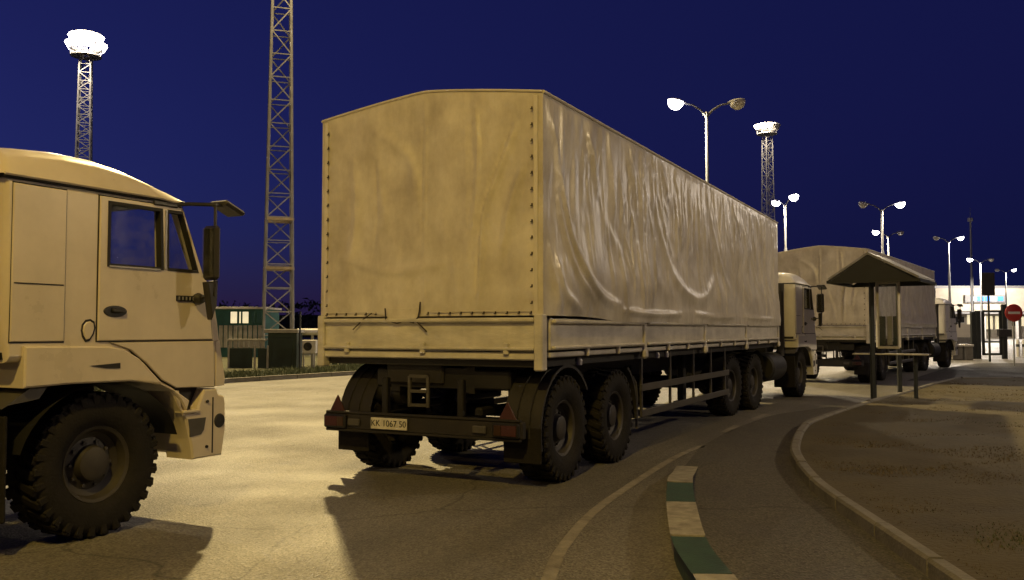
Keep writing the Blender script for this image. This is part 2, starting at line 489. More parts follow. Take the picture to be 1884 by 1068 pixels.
kerb_run('painted_kerb', pk_r[::-1], 1.0, -0.19, 0.15, ['kerb_white', 'kerb_green'], ramp=lambda t, T: lerp(.03, .15, sstep(0.2, 1.9, t)), lens=[1.75, .95, 1.18, .92, 1.0])
kerb_run('lawn_kerb', gk, 1.0, 0.115, 0.12, 'concrete')
kerb_run('far_kerb', [Vector((p.x, p.y, 0)) for p in LK], 1.5, -0.16, 0.13, 'concrete')

# lawn on the right
mb = MB(); n = len(gk)
vs = []; fs = []
NX = 26
for i, p in enumerate(gk):
    a, b = gk[max(0, i - 1)], gk[min(n - 1, i + 1)]
    tg = (b - a).normalized(); nr = Vector((tg.y, -tg.x, 0))
    q0 = p + nr * 0.105
    q1 = Vector((26 + i * .04, 0.5 + 25.0 * (i / (n - 1)), 0))
    for j in range(NX + 1):
        t = (j / NX) ** 1.6
        q = q0.lerp(q1, t)
        z = 0.085 + 0.035 * noise.noise(Vector((q.x * .8, q.y * .8, 3))) * min(1, j / 3) + 0.02 * noise.noise(Vector((q.x * 3, q.y * 3, 9))) * min(1, j / 2)
        vs.append((q.x, q.y, z))
for i in range(n - 1):
    for j in range(NX): fs.append((i * (NX + 1) + j, (i + 1) * (NX + 1) + j, (i + 1) * (NX + 1) + j + 1, i * (NX + 1) + j + 1))
mb.add(vs, fs)
lawn = tag(mb.build('lawn', 'soil', smooth=180), kind='structure')
# edge of the lawn at its far end is a kerb too
kerb_run('lawn_end_kerb', [Vector((13.25, 26.1, 0)), Vector((19, 25.85, 0)), Vector((27.2, 25.4, 0))], 1.5, 0.14, 0.12, 'concrete')

def inside_lawn(x, y):
    if y > 25.4 or y < 1.6: return False
    for (x0, y0), (x1, y1) in zip(GK, GK[1:]):
        if y0 <= y <= y1:
            return x > lerp(x0, x1, (y - y0) / (y1 - y0)) + 0.2
    return False
def blade_field(name, m, spots, parent=None):
    mb = MB()
    for (x, y, z, h, w) in spots:
        a = random.uniform(0, 6.28); dx, dy = math.cos(a) * w, math.sin(a) * w
        b = random.uniform(0, 6.28); l = h * random.uniform(.2, 1.1)
        mb.v += [(x - dx, y - dy, z), (x + dx, y + dy, z), (x + math.cos(b) * l, y + math.sin(b) * l, z + h)]
        k = len(mb.v); mb.f.append((k - 3, k - 2, k - 1))
    return mb.build(name, m, parent, smooth=0, recalc=False)
dry, green = [], []
while len(dry) < 70000:
    y = 4.0 + 21 * random.random() ** 1.7; x = 2.4 + (y * 0.75) * random.random()
    if not inside_lawn(x, y): continue
    g = noise.noise(Vector((x * .7, y * .7, 1.0))) + .5 * noise.noise(Vector((x * 2.3, y * 2.3, 4.0)))
    if g < random.uniform(-1.3, 0.0): continue
    h = random.uniform(.006, .018) * (1 + max(0, g)); w = .003 + .0005 * y
    gr = noise.noise(Vector((x * .55, y * .55, 12.0)))
    clump = math.exp(-(((x - 3.45) / .42) ** 2 + ((y - 6.1) / .45) ** 2))
    (green if gr > .62 or random.random() < clump * .9 else dry).append((x, y, .075, h * (1 + clump * .8), w))
tag(blade_field('dry_grass', 'dry_blades', dry), 'short dry brown grass covering the lawn', 'grass', kind='stuff')
tag(blade_field('green_grass', 'green_blades', green), 'patches of green grass on the brown lawn', 'grass', kind='stuff')

# sheet of darker asphalt between the lawn and the gate
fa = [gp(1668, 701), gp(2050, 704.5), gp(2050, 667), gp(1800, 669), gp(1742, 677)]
tag(MB().add([(p.x, p.y, .004) for p in fa], [tuple(range(5))]).build('dark_road_sheet', 'dark_asphalt', smooth=0), kind='structure')

# road markings
def paint_line(pts, w, name='road_marking'):
    c = smooth_curve([(x, y, 0) for x, y in pts], 8); L, Rr = [], []
    for i, p in enumerate(c):
        tg = (c[min(len(c) - 1, i + 1)] - c[max(0, i - 1)]).normalized(); nr = Vector((tg.y, -tg.x, 0))
        ww = w * (1 + .12 * noise.noise(Vector((i * .7, 3, 1))))
        L.append(p - nr * ww / 2); Rr.append(p + nr * ww / 2)
    sheet(name, L, Rr, 0.004, 'line_paint')
paint_line([(-.05, 3.0), (0.02, 4.0), (0.13, 4.88), (0.22, 5.42), (0.35, 6.19), (0.70, 7.48), (1.33, 9.11), (2.03, 10.75), (2.50, 11.6)], 0.09)
paint_line([(3.14, 13.1), (3.57, 14.05)], 0.12)
paint_line([(3.97, 14.8), (4.56, 15.9)], 0.12)

# far left verge
Lr = [LK[0] + Vector((-30, 6, 0)), LK[1] + Vector((-30, 10, 0)), LK[2] + Vector((-30, 30, 0)), LK[3] + Vector((-30, 60, 0)), LK[4] + Vector((-34, 90, 0)), LK[5] + Vector((-34, 100, 0))]
vp = [p + Vector((-.1, .1, 0)) for p in LK]
sheet('verge', Lr, vp, 0.09, 'verge')
sp = []
for i in range(9000):
    t = random.random(); q = Vector(polyline([tuple(p) for p in LK[:4]], t)); o = random.random() ** 1.5 * 3
    sp.append((q.x - .25 - o * .8, q.y + .2 + o * .6, .08, random.uniform(.06, .22), .015))
tag(blade_field('verge_grass', 'green_blades', sp), 'rough green grass along the far kerb', 'grass', kind='stuff')

# ------------------------------------------------------------------ wheels
def tyre_mesh(Rt=0.53, w=0.36):
    mb = MB(); h = w / 2
    prof = [(0.275, -h * .72), (0.30, -h * .86), (0.37, -h), (0.44, -h * .99), (Rt - .05, -h * .93), (Rt - .022, -h * .78), (Rt - .014, -h * .4), (Rt - .012, 0),
            (Rt - .014, h * .4), (Rt - .022, h * .78), (Rt - .05, h * .93), (0.44, h * .99), (0.37, h), (0.30, h * .86), (0.275, h * .72)]
    mb.lathe(prof, 44)
    N = 30
    for k in range(N):
        for sgn in (-1, 1):
            a = 2 * math.pi * (k + (.5 if sgn > 0 else 0)) / N
            m = Matrix.Rotation(-a, 3, 'Y') @ Matrix.Rotation(sgn * .35, 3, 'X')
            c = Vector((math.cos(a), 0, math.sin(a))) * (Rt - .016) + Vector((0, sgn * h * .5, 0))
            mb.box(c, (.036, h * .86, .062), 0.006, m)
            a2 = a; c2 = Vector((math.cos(a2), 0, math.sin(a2))) * (Rt - .05) + Vector((0, sgn * h * .9, 0))
            mb.box(c2, (.075, .03, .05), 0.006, Matrix.Rotation(-a2, 3, 'Y'))
    return mb.mesh('tyre', 'rubber', 35)
def rim_mesh(w=0.36):
    mb = MB(); h = w / 2
    prof = [(0.285, -h * .74), (0.278, -h * .78), (0.255, -h * .70), (0.235, -h * .35), (0.19, -h * .22), (0.14, -h * .30), (0.12, -h * .62), (0.085, -h * .70), (0.001, -h * .70)]
    mb.lathe(prof, 36); mb.lathe([(r, -y) for r, y in prof], 36)
    mb.lathe([(.286, -h * .74), (.286, h * .74)], 36)
    for k in range(10):
        a = 2 * math.pi * k / 10
        for sg in (-1, 1): mb.lathe([(.014, sg * h * .24), (.014, sg * h * .36), (.001, sg * h * .36)], 6, (math.cos(a) * .165, 0, math.sin(a) * .165))
    return mb.mesh('wheel', 'rim', 35)
TYRE, RIM = tyre_mesh(), rim_mesh()
def wheel(parent, x, y):
    w = link('wheel', RIM, parent, (x, y, 0.53))
    link('tyre', TYRE, w)
    w.rotation_euler = (0, random.uniform(0, 6), 0)
    return w

# ------------------------------------------------------------------ semi-trailer (x forward, y left, origin at the rear on the ground)
TW, TL, ZB, ZE, ZR = 1.33, 11.65, 1.62, 3.79, 3.95
INB = {-1: .03, 1: .24}      # how far the wheels stand in from the bed edge
def ridge_field(curves):
    segs = []
    for pts, amp, wd in curves:
        c = smooth_curve([(a, b, 0) for a, b in pts], 4)
        n = len(c) - 1
        for i in range(n):
            segs.append((c[i].x, c[i].y, c[i + 1].x, c[i + 1].y, amp * math.sin(math.pi * (i + .5) / n) ** .5, wd))
    bins = {}
    for sgm in segs:
        lo, hi = min(sgm[0], sgm[2]) - 3 * sgm[5], max(sgm[0], sgm[2]) + 3 * sgm[5]
        for k in range(math.floor(lo * 8), math.floor(hi * 8) + 1): bins.setdefault(k, []).append(sgm)
    def f(x, z):
        s = 0.0
        for (x0, z0, x1, z1, a, w) in bins.get(math.floor(x * 8), ()):
            if x < min(x0, x1) - 3 * w or x > max(x0, x1) + 3 * w or z < min(z0, z1) - 3 * w or z > max(z0, z1) + 3 * w: continue
            dx, dz = x1 - x0, z1 - z0; L2 = dx * dx + dz * dz + 1e-9
            t = max(0, min(1, ((x - x0) * dx + (z - z0) * dz) / L2))
            d2 = (x - x0 - t * dx) ** 2 + (z - z0 - t * dz) ** 2
            v = a * math.exp(-d2 / (w * w))
            if abs(v) > abs(s): s = v
        return s
    return f
rs = random.Random(3)
side_curves = [([(.34, 3.2), (.46, 2.8), (.64, 2.42), (.92, 2.10), (1.35, 1.88), (1.9, 1.80)], .05, .06),
               ([(.30, 2.9), (.50, 2.40), (.75, 2.05), (1.15, 1.84)], .03, .05),
               ([(3.15, 3.64), (3.36, 3.11), (3.69, 2.65), (4.16, 2.2), (4.9, 1.98), (5.6, 2.0), (6.2, 2.3)], .026, .08),
               ([(3.4, 3.5), (3.7, 2.95), (4.1, 2.5)], .018, .06),
               ([(1.08, 3.64), (1.26, 3.32), (1.38, 3.0)], .03, .06), ([(3.6, 3.75), (3.95, 3.3)], .03, .07),
               ([(5.91, 3.7), (6.21, 3.12), (6.75, 2.5), (7.2, 2.15)], .022, .07), ([(.24, 2.19), (.37, 1.88), (.77, 1.73)], .03, .05),
               ([(.12, 3.6), (.3, 3.3), (.36, 2.8)], .025, .05), ([(.08, 2.6), (.16, 2.0), (.3, 1.75)], .025, .04),
               ([(2.0, 1.74), (3.0, 1.71), (4.3, 1.73)], .03, .03), ([(5.0, 1.75), (6.2, 1.71), (7.5, 1.74)], .03, .03), ([(8.2, 1.75), (9.4, 1.72), (10.6, 1.74)], .03, .03),
               ([(8.6, 3.7), (8.9, 3.1), (9.3, 2.5), (9.8, 2.2)], .02, .08)]
for k in range(230):
    x = rs.uniform(.3, 11.4); t = rs.uniform(.25, .95); x2 = x + rs.uniform(-.12, .28)
    z1 = 3.74 - rs.uniform(0, 1) ** 1.6 * 1.3; side_curves.append(([(x, z1), ((x + x2) / 2, z1 - t * .5), (x2, z1 - t)], rs.uniform(.008, .026) * (1 if x > 2 else .7), rs.uniform(.018, .045)))
SIDE_R = ridge_field(side_curves)
rear_curves = [([(-1.0, 3.5), (-.79, 2.99), (-.67, 2.68), (-.63, 2.2), (-.62, 1.8)], -.012, .016), ([(.03, 3.6), (.035, 2.9), (.01, 2.3)], -.006, .014), ([(.62, 3.3), (.6, 2.8), (.63, 2.3)], -.006, .016), ([(-.56, 2.9), (-.6, 2.5), (-.55, 2.2)], -.007, .014),
               ([(-1.04, 3.5), (-.83, 2.99), (-.71, 2.68), (-.67, 2.2), (-.65, 1.77)], .020, .03), ([(-.59, 3.71), (-.62, 3.17), (-.57, 2.52)], .010, .025),
               ([(-1.13, 3.12), (-.98, 2.71), (-.89, 2.24)], .014, .04), ([(.0, 3.9), (.0, 2.8), (-.02, 1.68)], .006, .012), ([(-.48, 3.85), (-.49, 2.7), (-.50, 1.68)], .004, .012),
               ([(.9, 3.3), (.86, 2.7), (.95, 2.2)], .010, .05), ([(.55, 3.2), (.5, 2.6)], .008, .05), ([(-.2, 2.6), (-.35, 2.2), (-.42, 1.8)], .005, .05), ([(1.1, 2.3), (.4, 2.12), (-.3, 2.2)], .010, .05), ([(.6, 3.6), (.2, 3.3), (.1, 2.9)], .01, .06)]
REAR_R = ridge_field(rear_curves)
def roof_z(y, x=0):
    return ZR - (ZR - ZE) * (abs(y) / TW) ** 1.25
def side_fn(sg):
    def f(u, v):
        x = u * TL; zb = 1.655 - .05 * sstep(.8, 2.2, x)
        z = lerp(zb, ZE, v)
        ed = sstep(0, .25, x) * sstep(0, .2, TL - x)
        et = sstep(0, .12, ZE - z)
        d = 0.0
        d += 0.95 * SIDE_R(x, z) * ed * et
        g = noise.noise(Vector((x * 5.5 + .8 * z, z * .7, 2.0))) + .5 * noise.noise(Vector((x * 13 - .6 * z, z * 1.1, 7.0)))
        d += .013 * g * ed * et * lerp(.5, 1.2, v)
        d += .018 * noise.noise(Vector((x * .9, z * .9, 11.0 + sg))) * ed * et
        d += .006 * (1 - 2 * abs(noise.noise(Vector((x * 2.1 + z * 1.4, z * 1.3 - x * .4, 21.0))))) * ed * et
        bul = math.exp(-((z - 1.95) / .38) ** 2) * (.05 + .05 * noise.noise(Vector((x * .7, 0, 5.0)))) * ed
        d += bul
        d += (.028 if z < 1.70 else .028 * math.exp(-((z - 1.70) / .12) ** 2)) * sstep(.5, 2.2, x)
        return Vector((x, sg * (TW + d), z))
    return f
def rear_fn(u, v):
    y = lerp(-TW, TW, u); z = lerp(1.655, roof_z(y), v)
    ed = sstep(0, .12, TW - abs(y)); et = sstep(0, .1, roof_z(y) - z)
    d = 2.4 * REAR_R(y, z) * ed * et + .007 * (1 - 2 * abs(noise.noise(Vector((y * 1.7 + z * .5, z * .7, 31.0))))) * ed * et
    d += .012 * noise.noise(Vector((y * 2.2, z * 1.1, 1.0))) * ed * et + .005 * noise.noise(Vector((y * 6, z * 1.6, 3.0))) * ed * et
    d += .02 * math.exp(-((z - 1.9) / .4) ** 2) * ed
    return Vector((-d, y, z))
def roof_fn(u, v):
    x = u * TL; y = lerp(-TW, TW, v)
    sag = -.02 * (math.sin(math.pi * ((x % 1.46) / 1.46)) ** 2) * sstep(0, .25, TW - abs(y))
    return Vector((x, y, roof_z(y) + sag + .004))

def make_trailer(label, group):
    t = thing('cargo_trailer', label, 'trailer', group=group)
    MB().grid(rear_fn, 110, 90).build('rear_curtain', 'tarp', t, smooth=180)
    for sg in (-1, 1):
        MB().grid(side_fn(sg), 440 if sg < 0 else 150, 84 if sg < 0 else 40).build('side_curtain', 'tarp', t, smooth=180)
    MB().grid(roof_fn, 80, 24).build('roof_cover', 'tarp', t, smooth=180)
    MB().grid(lambda u, v: Vector((TL, lerp(-TW, TW, u), lerp(1.2, roof_z(lerp(-TW, TW, u)), v))), 10, 4).build('front_curtain', 'tarp', t, smooth=180)
    # seams along the roof edges and corner straps
    e = MB()
    for sg in (-1, 1):
        e.tube([(x / 20 * TL, sg * (TW + .004), ZE + .002) for x in range(21)], .016, 6)
    e.tube([(-.004, y / 20 * TW, roof_z(y / 20 * TW) + .003) for y in range(-20, 21)], .013, 6)
    e.build('roof_seam', 'tarp_edge', t)
    for sg in (-1, 1):
        MB().box((-.014, sg * (TW - .07), (ZB + ZE) / 2), (.014, .045, ZE - ZB - .06), .004).build('corner_strap', 'tarp_edge', t)
    # hooks that hold the lacing, along both rear corners and above the tailboard
    hk = MB().box((.004, 0, 0), (.014, .014, .030), .004).box((.0, .010, -.010), (.010, .016, .010), .003).mesh('lacing_hook', 'rope')
    for sg in (-1, 1):
        for k in range(13): link('lacing_hook', hk, t, (-.03, sg * (TW - .105), 1.78 + k * .155))
    for k in range(20):
        y = -1.22 + k * 2.44 / 19
        if 0.02 < y < .45: continue
        link('lacing_hook', hk, t, (-.036, y, 1.685))
    for k in range(14): link('lacing_hook', hk, t, (.2 + k * .16, -TW - .03, 1.69), R(90))
    MB().tube([(-.04, TW - .105 + .0, 1.7), (-.038, .62, 1.7), (-.045, .47, 1.68)], .004, 6).tube([(-.04, -TW + .105, 1.7), (-.038, -.1, 1.7)], .004, 6).build('lacing_cord', 'tarp_edge', t)
    MB().tube([(-.05, .62, 1.69), (-.055, .72, 1.63), (-.05, .86, 1.52)], .006, 6).tube([(-.05, .02, 1.80), (-.052, .03, 1.7), (-.05, .06, 1.6), (-.05, -.06, 1.50)], .008, 6).tube([(-.05, .45, 1.74), (-.055, .44, 1.62), (-.05, .3, 1.585), (-.05, .2, 1.61), (-.05, .1, 1.59), (-.05, .03, 1.66)], .008, 6).build('tie_rope', 'rope', t)
    MB().box((-.03, .235, 1.66), (.012, .40, .16), .004).build('curtain_flap', 'tarp', t)
    # load bed
    MB().box((TL / 2, 0, 1.20), (TL - .1, 2 * TW - .16, .08)).build('load_floor', 'chassis', t)
    # tailboard
    tb = MB().box((.012, 0, 1.475), (.05, 2 * TW - .12, .325), .008).build('tailboard', 'board', t)
    MB().box((-.034, 0, 1.612), (.056, 2 * TW - .16, .045), .012).build('board_bead', 'board', tb)
    MB().box((-.034, 0, 1.335), (.056, 2 * TW - .16, .035), .012).build('board_bead', 'board', tb)
    for y in (-.95, .0, .95):
        MB().box((-.03, y, 1.335), (.05, .06, .12), .012).build('hinge', 'board', tb)
    MB().box((.03, 0, 1.265), (.10, 2 * TW - .1, .075), .012).build('rear_sill', 'board', t)
    for sg in (-1, 1):
        MB().box((.01, sg * (TW - .035), 1.40), (.12, .09, .54), .012).build('corner_post', 'board', t)
    # drop sides
    xs = [.10, 2.89, 5.70, 8.50, 11.50]
    for sg in (-1, 1):
        for a, b in zip(xs, xs[1:]):
            L = b - a - .09; c = (a + b) / 2
            sb = MB().box((c, sg * (TW - .02), 1.475), (L, .05, .31), .008).build('drop_side', 'board', t)
            MB().box((c, sg * (TW + .024), 1.600), (L - .06, .054, .04), .012).build('board_bead', 'board', sb)
            MB().box((c, sg * (TW + .022), 1.345), (L - .06, .05, .035), .012).build('board_bead', 'board', sb)
            for q in (.33, .67):
                MB().box((a + .045 + L * q, sg * (TW + .02), 1.30), (.05, .04, .11), .01).build('hinge', 'board', sb)
        for x in xs[1:]:
            p = MB().box((x, sg * (TW - .005), 1.41), (.085, .075, .46), .012).build('side_post', 'board', t)
            MB().box((x - .01, sg * (TW + .02), 1.225), (.14, .06, .12), .03).build('post_bracket', 'board', p)
        MB().box((TL / 2, sg * (TW - .03), 1.275), (TL - .3, .06, .05), .01).build('side_rail', 'board', t)
    # chassis
    for sg in (-1, 1):
        MB().prism([(.15, 1.15), (.15, .88), (7.6, .86), (8.0, 1.02), (11.4, 1.02), (11.4, 1.15)], sg * .45 - .05, sg * .45 + .05).build('frame_rail', 'chassis', t)
    for x in (.2, 1.4, 2.8, 4.2, 5.6, 7.0, 8.6, 10.2): MB().box((x, 0, 1.03), (.1, .9, .2)).build('cross_member', 'chassis', t)
    for x in (.65, 2.10):
        MB().tube([(x, -1.0, .53), (x, 1.0, .53)], .075, 12).build('axle', 'chassis', t)
        for sg in (-1, 1):
            wheel(t, x, sg * (TW - INB[sg] - .19))
            MB().box((x, sg * .55, .70), (1.05, .09, .09), .02).build('leaf_spring', 'chassis', t)
    for sg in (-1, 1):
        # mudguard: arc behind and over the rear wheel, a second arc ahead of the front one
        for (cx, a0, a1, nm) in ((.65, 35, 195, 'mudguard'), (2.10, -8, 60, 'mudguard')):
            mb = MB()
            def mg(u, v, cx=cx, a0=a0, a1=a1):
                a = R(lerp(a0, a1, u)); return Vector((cx + math.cos(a) * .64, sg * (TW - INB[sg] - .005 - .40 * v), .53 + math.sin(a) * .62))
            mb.grid(mg, 20, 2)
            def mg2(u, v, cx=cx, a0=a0, a1=a1):
                a = R(lerp(a0, a1, u)); rr = lerp(.64, .61, v); return Vector((cx + math.cos(a) * rr, sg * (TW - INB[sg] - .005), .53 + math.sin(a) * rr))
            mb.grid(mg2, 20, 1)
            mb.build(nm, 'guard', t, smooth=60)
        for yy in (.12, .26):
            MB().tube([(.65 + math.cos(R(a)) * .648, sg * (TW - INB[sg] - yy), .53 + math.sin(R(a)) * .628) for a in range(40, 196, 12)], .008, 5).build('mudguard_rib', 'guard', t)
        MB().box((.02, sg * (TW - INB[sg] - .2), .42), (.02, .40, .34), .006).build('mud_flap', 'rubber', t)
    # rear bumper with lights
    b = MB().box((-.12, -.03, .575), (.09, 2.32, .17), .015).build('rear_bumper', 'bumper_dark', t)
    for z in (.665, .485): MB().box((-.15, -.03, z), (.05, 2.28, .028), .008).build('bumper_lip', 'guard', b)
    for sg in (-1, 1):
        MB().box((-.02, sg * .45, .82), (.07, .07, .42), .01).build('bumper_bracket', 'chassis', t)
        l = MB().box((-.185, sg * 1.0 - .03, .575), (.05, .28, .135), .012).build('tail_light', 'black', t)
        MB().box((-.213, sg * 1.04 - .03, .575), (.012, .16, .10), .006).build('lens', 'red_reflector', l)
        MB().box((-.213, sg * .92 - .03, .575), (.012, .075, .10), .006).build('lens', 'amber', l)
        MB().box((-.18, sg * .74, .57), (.03, .15, .075), .01).build('marker_lamp', 'grey_plastic', t)
        k = MB().prism([(-.10, 0), (.10, 0), (0, .175)], -.012, .012, ch=.004, axis='x')
        k.build('triangle_reflector', 'red_reflector', t, (-.15, sg * 1.0 - .03, .665))
    # number plate
    pl = MB().box((-.185, .30, .575), (.012, .44, .115), .004).build('number_plate', 'plate_white', t)
    tm = text_mesh('KK 1067 50', .088, 'plate_text'); tm.materials.clear(); tm.materials.append(MATS['black'])
    o = link('plate_text', tm, pl, (-.194, .30, .575)); o.rotation_euler = (R(90), 0, R(-90))
    # box, frame and hoses under the bed
    f = MB()
    for (y0, z0, y1, z1) in ((.16, .74, .16, 1.05), (-.06, .74, -.06, 1.05), (.16, 1.05, -.06, 1.05), (.16, .76, -.06, .76), (.16, .9, -.06, .9)): f.bar((-.02, y0, z0), (-.02, y1, z1), .03)
    f.build('step_ladder', 'guard_light', t)
    MB().lathe([(.001, -.2), (.12, -.2), (.14, -.15), (.14, .15), (.12, .2), (.001, .2)], 18, (.3, .62, .86)).build('air_tank', 'chassis', t)
    MB().box((.3, -.1, 1.02), (.3, 1.6, .2), .02).build('rear_cross_beam', 'chassis', t)
    MB().box((.15, .2, 1.08), (.08, .7, .24), .02).build('beam_plate', 'guard', t)
    sw = link('wheel', RIM, t, (4.6, 0.0, .82)); sw.rotation_euler = (R(90), 0, 0); link('tyre', TYRE, sw)
    # side guard rails
    for sg in (-1, 1):
        for z in (.80, .48):
            MB().box((5.2, sg * (TW - .06), z), (4.5, .03, .09), .008).build('side_guard_rail', 'guard_light', t)
        for x in (3.05, 4.25, 5.4, 6.4, 7.3):
            MB().box((x, sg * (TW - .09), .83), (.05, .03, .80), .006).build('side_guard_post', 'guard_light', t)
        MB().tube([(2.74, sg * (TW - .1), .95), (2.86, sg * (TW - .1), .86), (2.9, sg * (TW - .1), .7), (2.9, sg * (TW - .1), .3)], .02, 8).build('guard_stay', 'guard_light', t)
        MB().box((6.9, sg * .62, .72), (.14, .12, .75), .015).box((6.9, sg * .62, .32), (.24, .22, .03), .006).build('landing_leg', 'chassis', t)
    for x in (1.0, 3.6, 4.0): MB().lathe([(.001, 0), (.03, 0), (.035, .05), (.02, .08), (.001, .08)], 10, (x, -TW + .06, 1.15), 'z').build('side_marker', 'white_metal', t)
    return t

# ------------------------------------------------------------------ tractor with sleeper cab (x forward, origin under the front axle)
CW = 1.25
FLAP = [(-.092, 1.55), (-.07, 1.575), (-.04, 1.58), (-.015, 1.565), (-.008, 1.53), (-.02, 1.49), (-.045, 1.455), (-.07, 1.45), (-.09, 1.48), (-.098, 1.515)]
def make_tractor(label, group):
    t = thing('tractor_truck', label, 'truck', group=group)
    prof = [(-.64, 1.30), (-.68, 1.6), (-.68, 2.535), (.79, 2.535), (1.045, 1.94), (1.13, 1.90), (1.20, 1.58), (1.265, 1.16), (1.25, 1.05), (.72, 1.05), (.56, 1.14), (.34, 1.33)]
    w1 = [(.09, 1.99), (.09, 2.46), (.565, 2.46), (.585, 1.99)]
    w2 = [(.635, 1.99), (.625, 2.46), (.765, 2.46), (.94, 1.99)]
    cab = MB()
    # skin: profile swept across the width with rounded side edges, windscreen left open
    N = len(prof)
    C = Vector((.2, 1.8))
    secs = [(-CW, .045), (-CW + .012, .02), (-CW + .045, 0), (-1.08, 0), (1.08, 0), (CW - .045, 0), (CW - .012, .02), (CW, .045)]
    base = len(cab.v)
    for (y, ins) in secs:
        for i, p in enumerate(prof):
            p0, p2 = Vector(prof[i - 1]), Vector(prof[(i + 1) % N]); p1 = Vector(p)
            e = (p2 - p0).normalized(); nn = Vector((-e.y, e.x))
            if nn.dot(C - p1) < 0: nn = -nn
            q = p1 + nn * ins
            cab.v.append((q.x, y, q.y))
    for s_ in range(len(secs) - 1):
        for i in range(N):
            j = (i + 1) % N
            if i == 3 and s_ == 3: continue
            cab.f.append((base + s_ * N + i, base + s_ * N + j, base + (s_ + 1) * N + j, base + (s_ + 1) * N + i))
    for si in (0, len(secs) - 1):
        loop = [(cab.v[base + si * N + i][0], cab.v[base + si * N + i][2]) for i in range(N)]
        allp = loop + w1 + w2
        off = len(cab.v)
        y = secs[si][0]
        cab.v += [(q[0], y, q[1]) for q in allp]
        for tr in tessellate_polygon([[Vector((q[0], q[1], 0)) for q in lp] for lp in (loop, w1, w2)]): cab.f.append(tuple(off + k for k in tr))
        for h, o in ((w1, N), (w2, N + 4)):
            o2 = len(cab.v); yy = y + (.07 if y < 0 else -.07)
            cab.v += [(q[0], yy, q[1]) for q in h]
            for k in range(4): cab.f.append((off + o + k, off + o + (k + 1) % 4, o2 + (k + 1) % 4, o2 + k))
    cab.build('cab_shell', 'paint', t, smooth=40)
    # moulded roof
    def roof(u, v):
        x = lerp(-.72, .84, u); y = lerp(-CW - .012, CW + .012, v)
        zt = polyline([(0, .03), (.03, .15), (.08, .20), (.25, .235), (.45, .25), (.62, .235), (.75, .19), (.86, .13), (.94, .07), (1, .0)], u)
        # polyline is spaced evenly, so look the height up by x
        pts = [(-.72, .0), (-.705, .13), (-.66, .205), (-.5, .25), (-.2, .278), (.08, .275), (.3, .24), (.5, .175), (.66, .11), (.78, .045), (.84, .0)]
        for (a, b), (c_, d) in zip(pts, pts[1:]):
            if a <= x <= c_ + 1e-6: h = lerp(b, d, (x - a) / (c_ - a))
        e = max(0, 1 - abs(y / (CW + .012)) ** 7) ** .5
        return Vector((x, y, 2.535 + h * e + .012))
    mb = MB().grid(roof, 44, 44)
    mb.build('roof', 'paint', t, smooth=180)
    MB().prism([(-.70, -CW), (.80, -CW), (.82, -CW + .06), (.82, CW - .06), (.80, CW), (-.70, CW)], 2.528, 2.551, axis='z').build('roof_seal', 'seal', t)
    for sg in (-1, 1):
        MB().tube([(-.70, sg * (CW + .012), 2.55), (.55, sg * (CW + .012), 2.55), (.80, sg * (CW + .004), 2.525)], .012, 6).build('drip_rail', 'paint', t)
        yo = sg * (CW + .001)
        def side(poly, holes, name, d0, d1, m='paint', ch=.006, parent=t): return MB().prism(poly, sg * (CW + d0), sg * (CW + d1), holes, ch).build(name, m, parent, smooth=30)
        dpoly = [(.02, 1.44), (.02, 2.495), (.775, 2.495), (1.005, 1.955), (1.06, 1.90), (1.11, 1.44)]
        grow = lambda pl, c, k: [(c[0] + (x - c[0]) * k, c[1] + (z - c[1]) * k) for x, z in pl]
        side(grow(dpoly, (.55, 1.97), 1.018), [grow(w1, (.33, 2.22), .985), grow(w2, (.74, 2.22), .97)], 'door_seal', -.01, .004, 'seal', 0)
        door = side(dpoly, [w1, w2], 'door', -.008, .016)
        # window rubbers and glass
        for w in (w1, w2):
            c = (sum(q[0] for q in w) / 4, sum(q[1] for q in w) / 4)
            fr = side(grow(w, c, 1.03), [grow(w, c, .93)], 'window_frame', -.035, .021, 'seal', 0, door)
            MB().prism(grow(w, c, .97), sg * (CW - .022), sg * (CW - .018)).build('window_glass', 'glass', fr, smooth=0)
        MB().box((.61, sg * (CW + .016), 2.225), (.022, .012, .47), .003).build('window_bar', 'galvanised', door)
        MB().box((.33, sg * (CW + .018), 1.985), (.46, .014, .018), .004).build('window_sill', 'galvanised', door)
        h = MB().lathe([(.001, 0), (.105, 0), (.095, .012), (.001, .014)], 24).build('door_handle', 'black', door, smooth=30)
        h.data = h.data.copy(); h.location = (.16, sg * (CW + .012), 1.655); h.scale = (1, sg, .42)
        MB().box((.175, sg * (CW + .036), 1.662), (.11, .022, .028), .008).build('handle_grip', 'plastic_dark', door)
        # vent strip on the door below the mirror
        vs_ = MB().box((.83, sg * (CW + .018), 1.77), (.22, .012, .045), .003).build('door_vent', 'black', door)
        for k in range(5): MB().box((.745 + k * .036, sg * (CW + .0255), 1.77), (.014, .008, .028), .002).build('vent_slat', 'galvanised', vs_)
        # sleeper side panel
        ppoly = [(-.635, 1.44), (-.635, 2.495), (-.245, 2.495), (-.245, 1.44)]
        side(grow(ppoly, (-.44, 1.97), 1.02), [], 'panel_seal', -.01, .003, 'seal', 0)
        sp_ = side(ppoly, [], 'sleeper_panel', -.008, .012)
        MB().box((-.44, sg * (CW + .0125), 1.83), (.36, .006, .008), .001).build('panel_swage', 'seal', sp_)
        bd = side(FLAP, [], 'filler_flap', -.01, .014, 'paint', .006)
        side([(x * 1.28 + .016, (z - 1.52) * 1.28 + 1.52) for x, z in FLAP], [], 'flap_rim', -.012, .005, 'seal', 0, bd)
        # lower door panel and fender
        lp = [(.13, 1.425), (1.125, 1.425), (1.14, 1.045), (.74, 1.06), (.60, 1.13), (.45, 1.265), (.30, 1.37)]
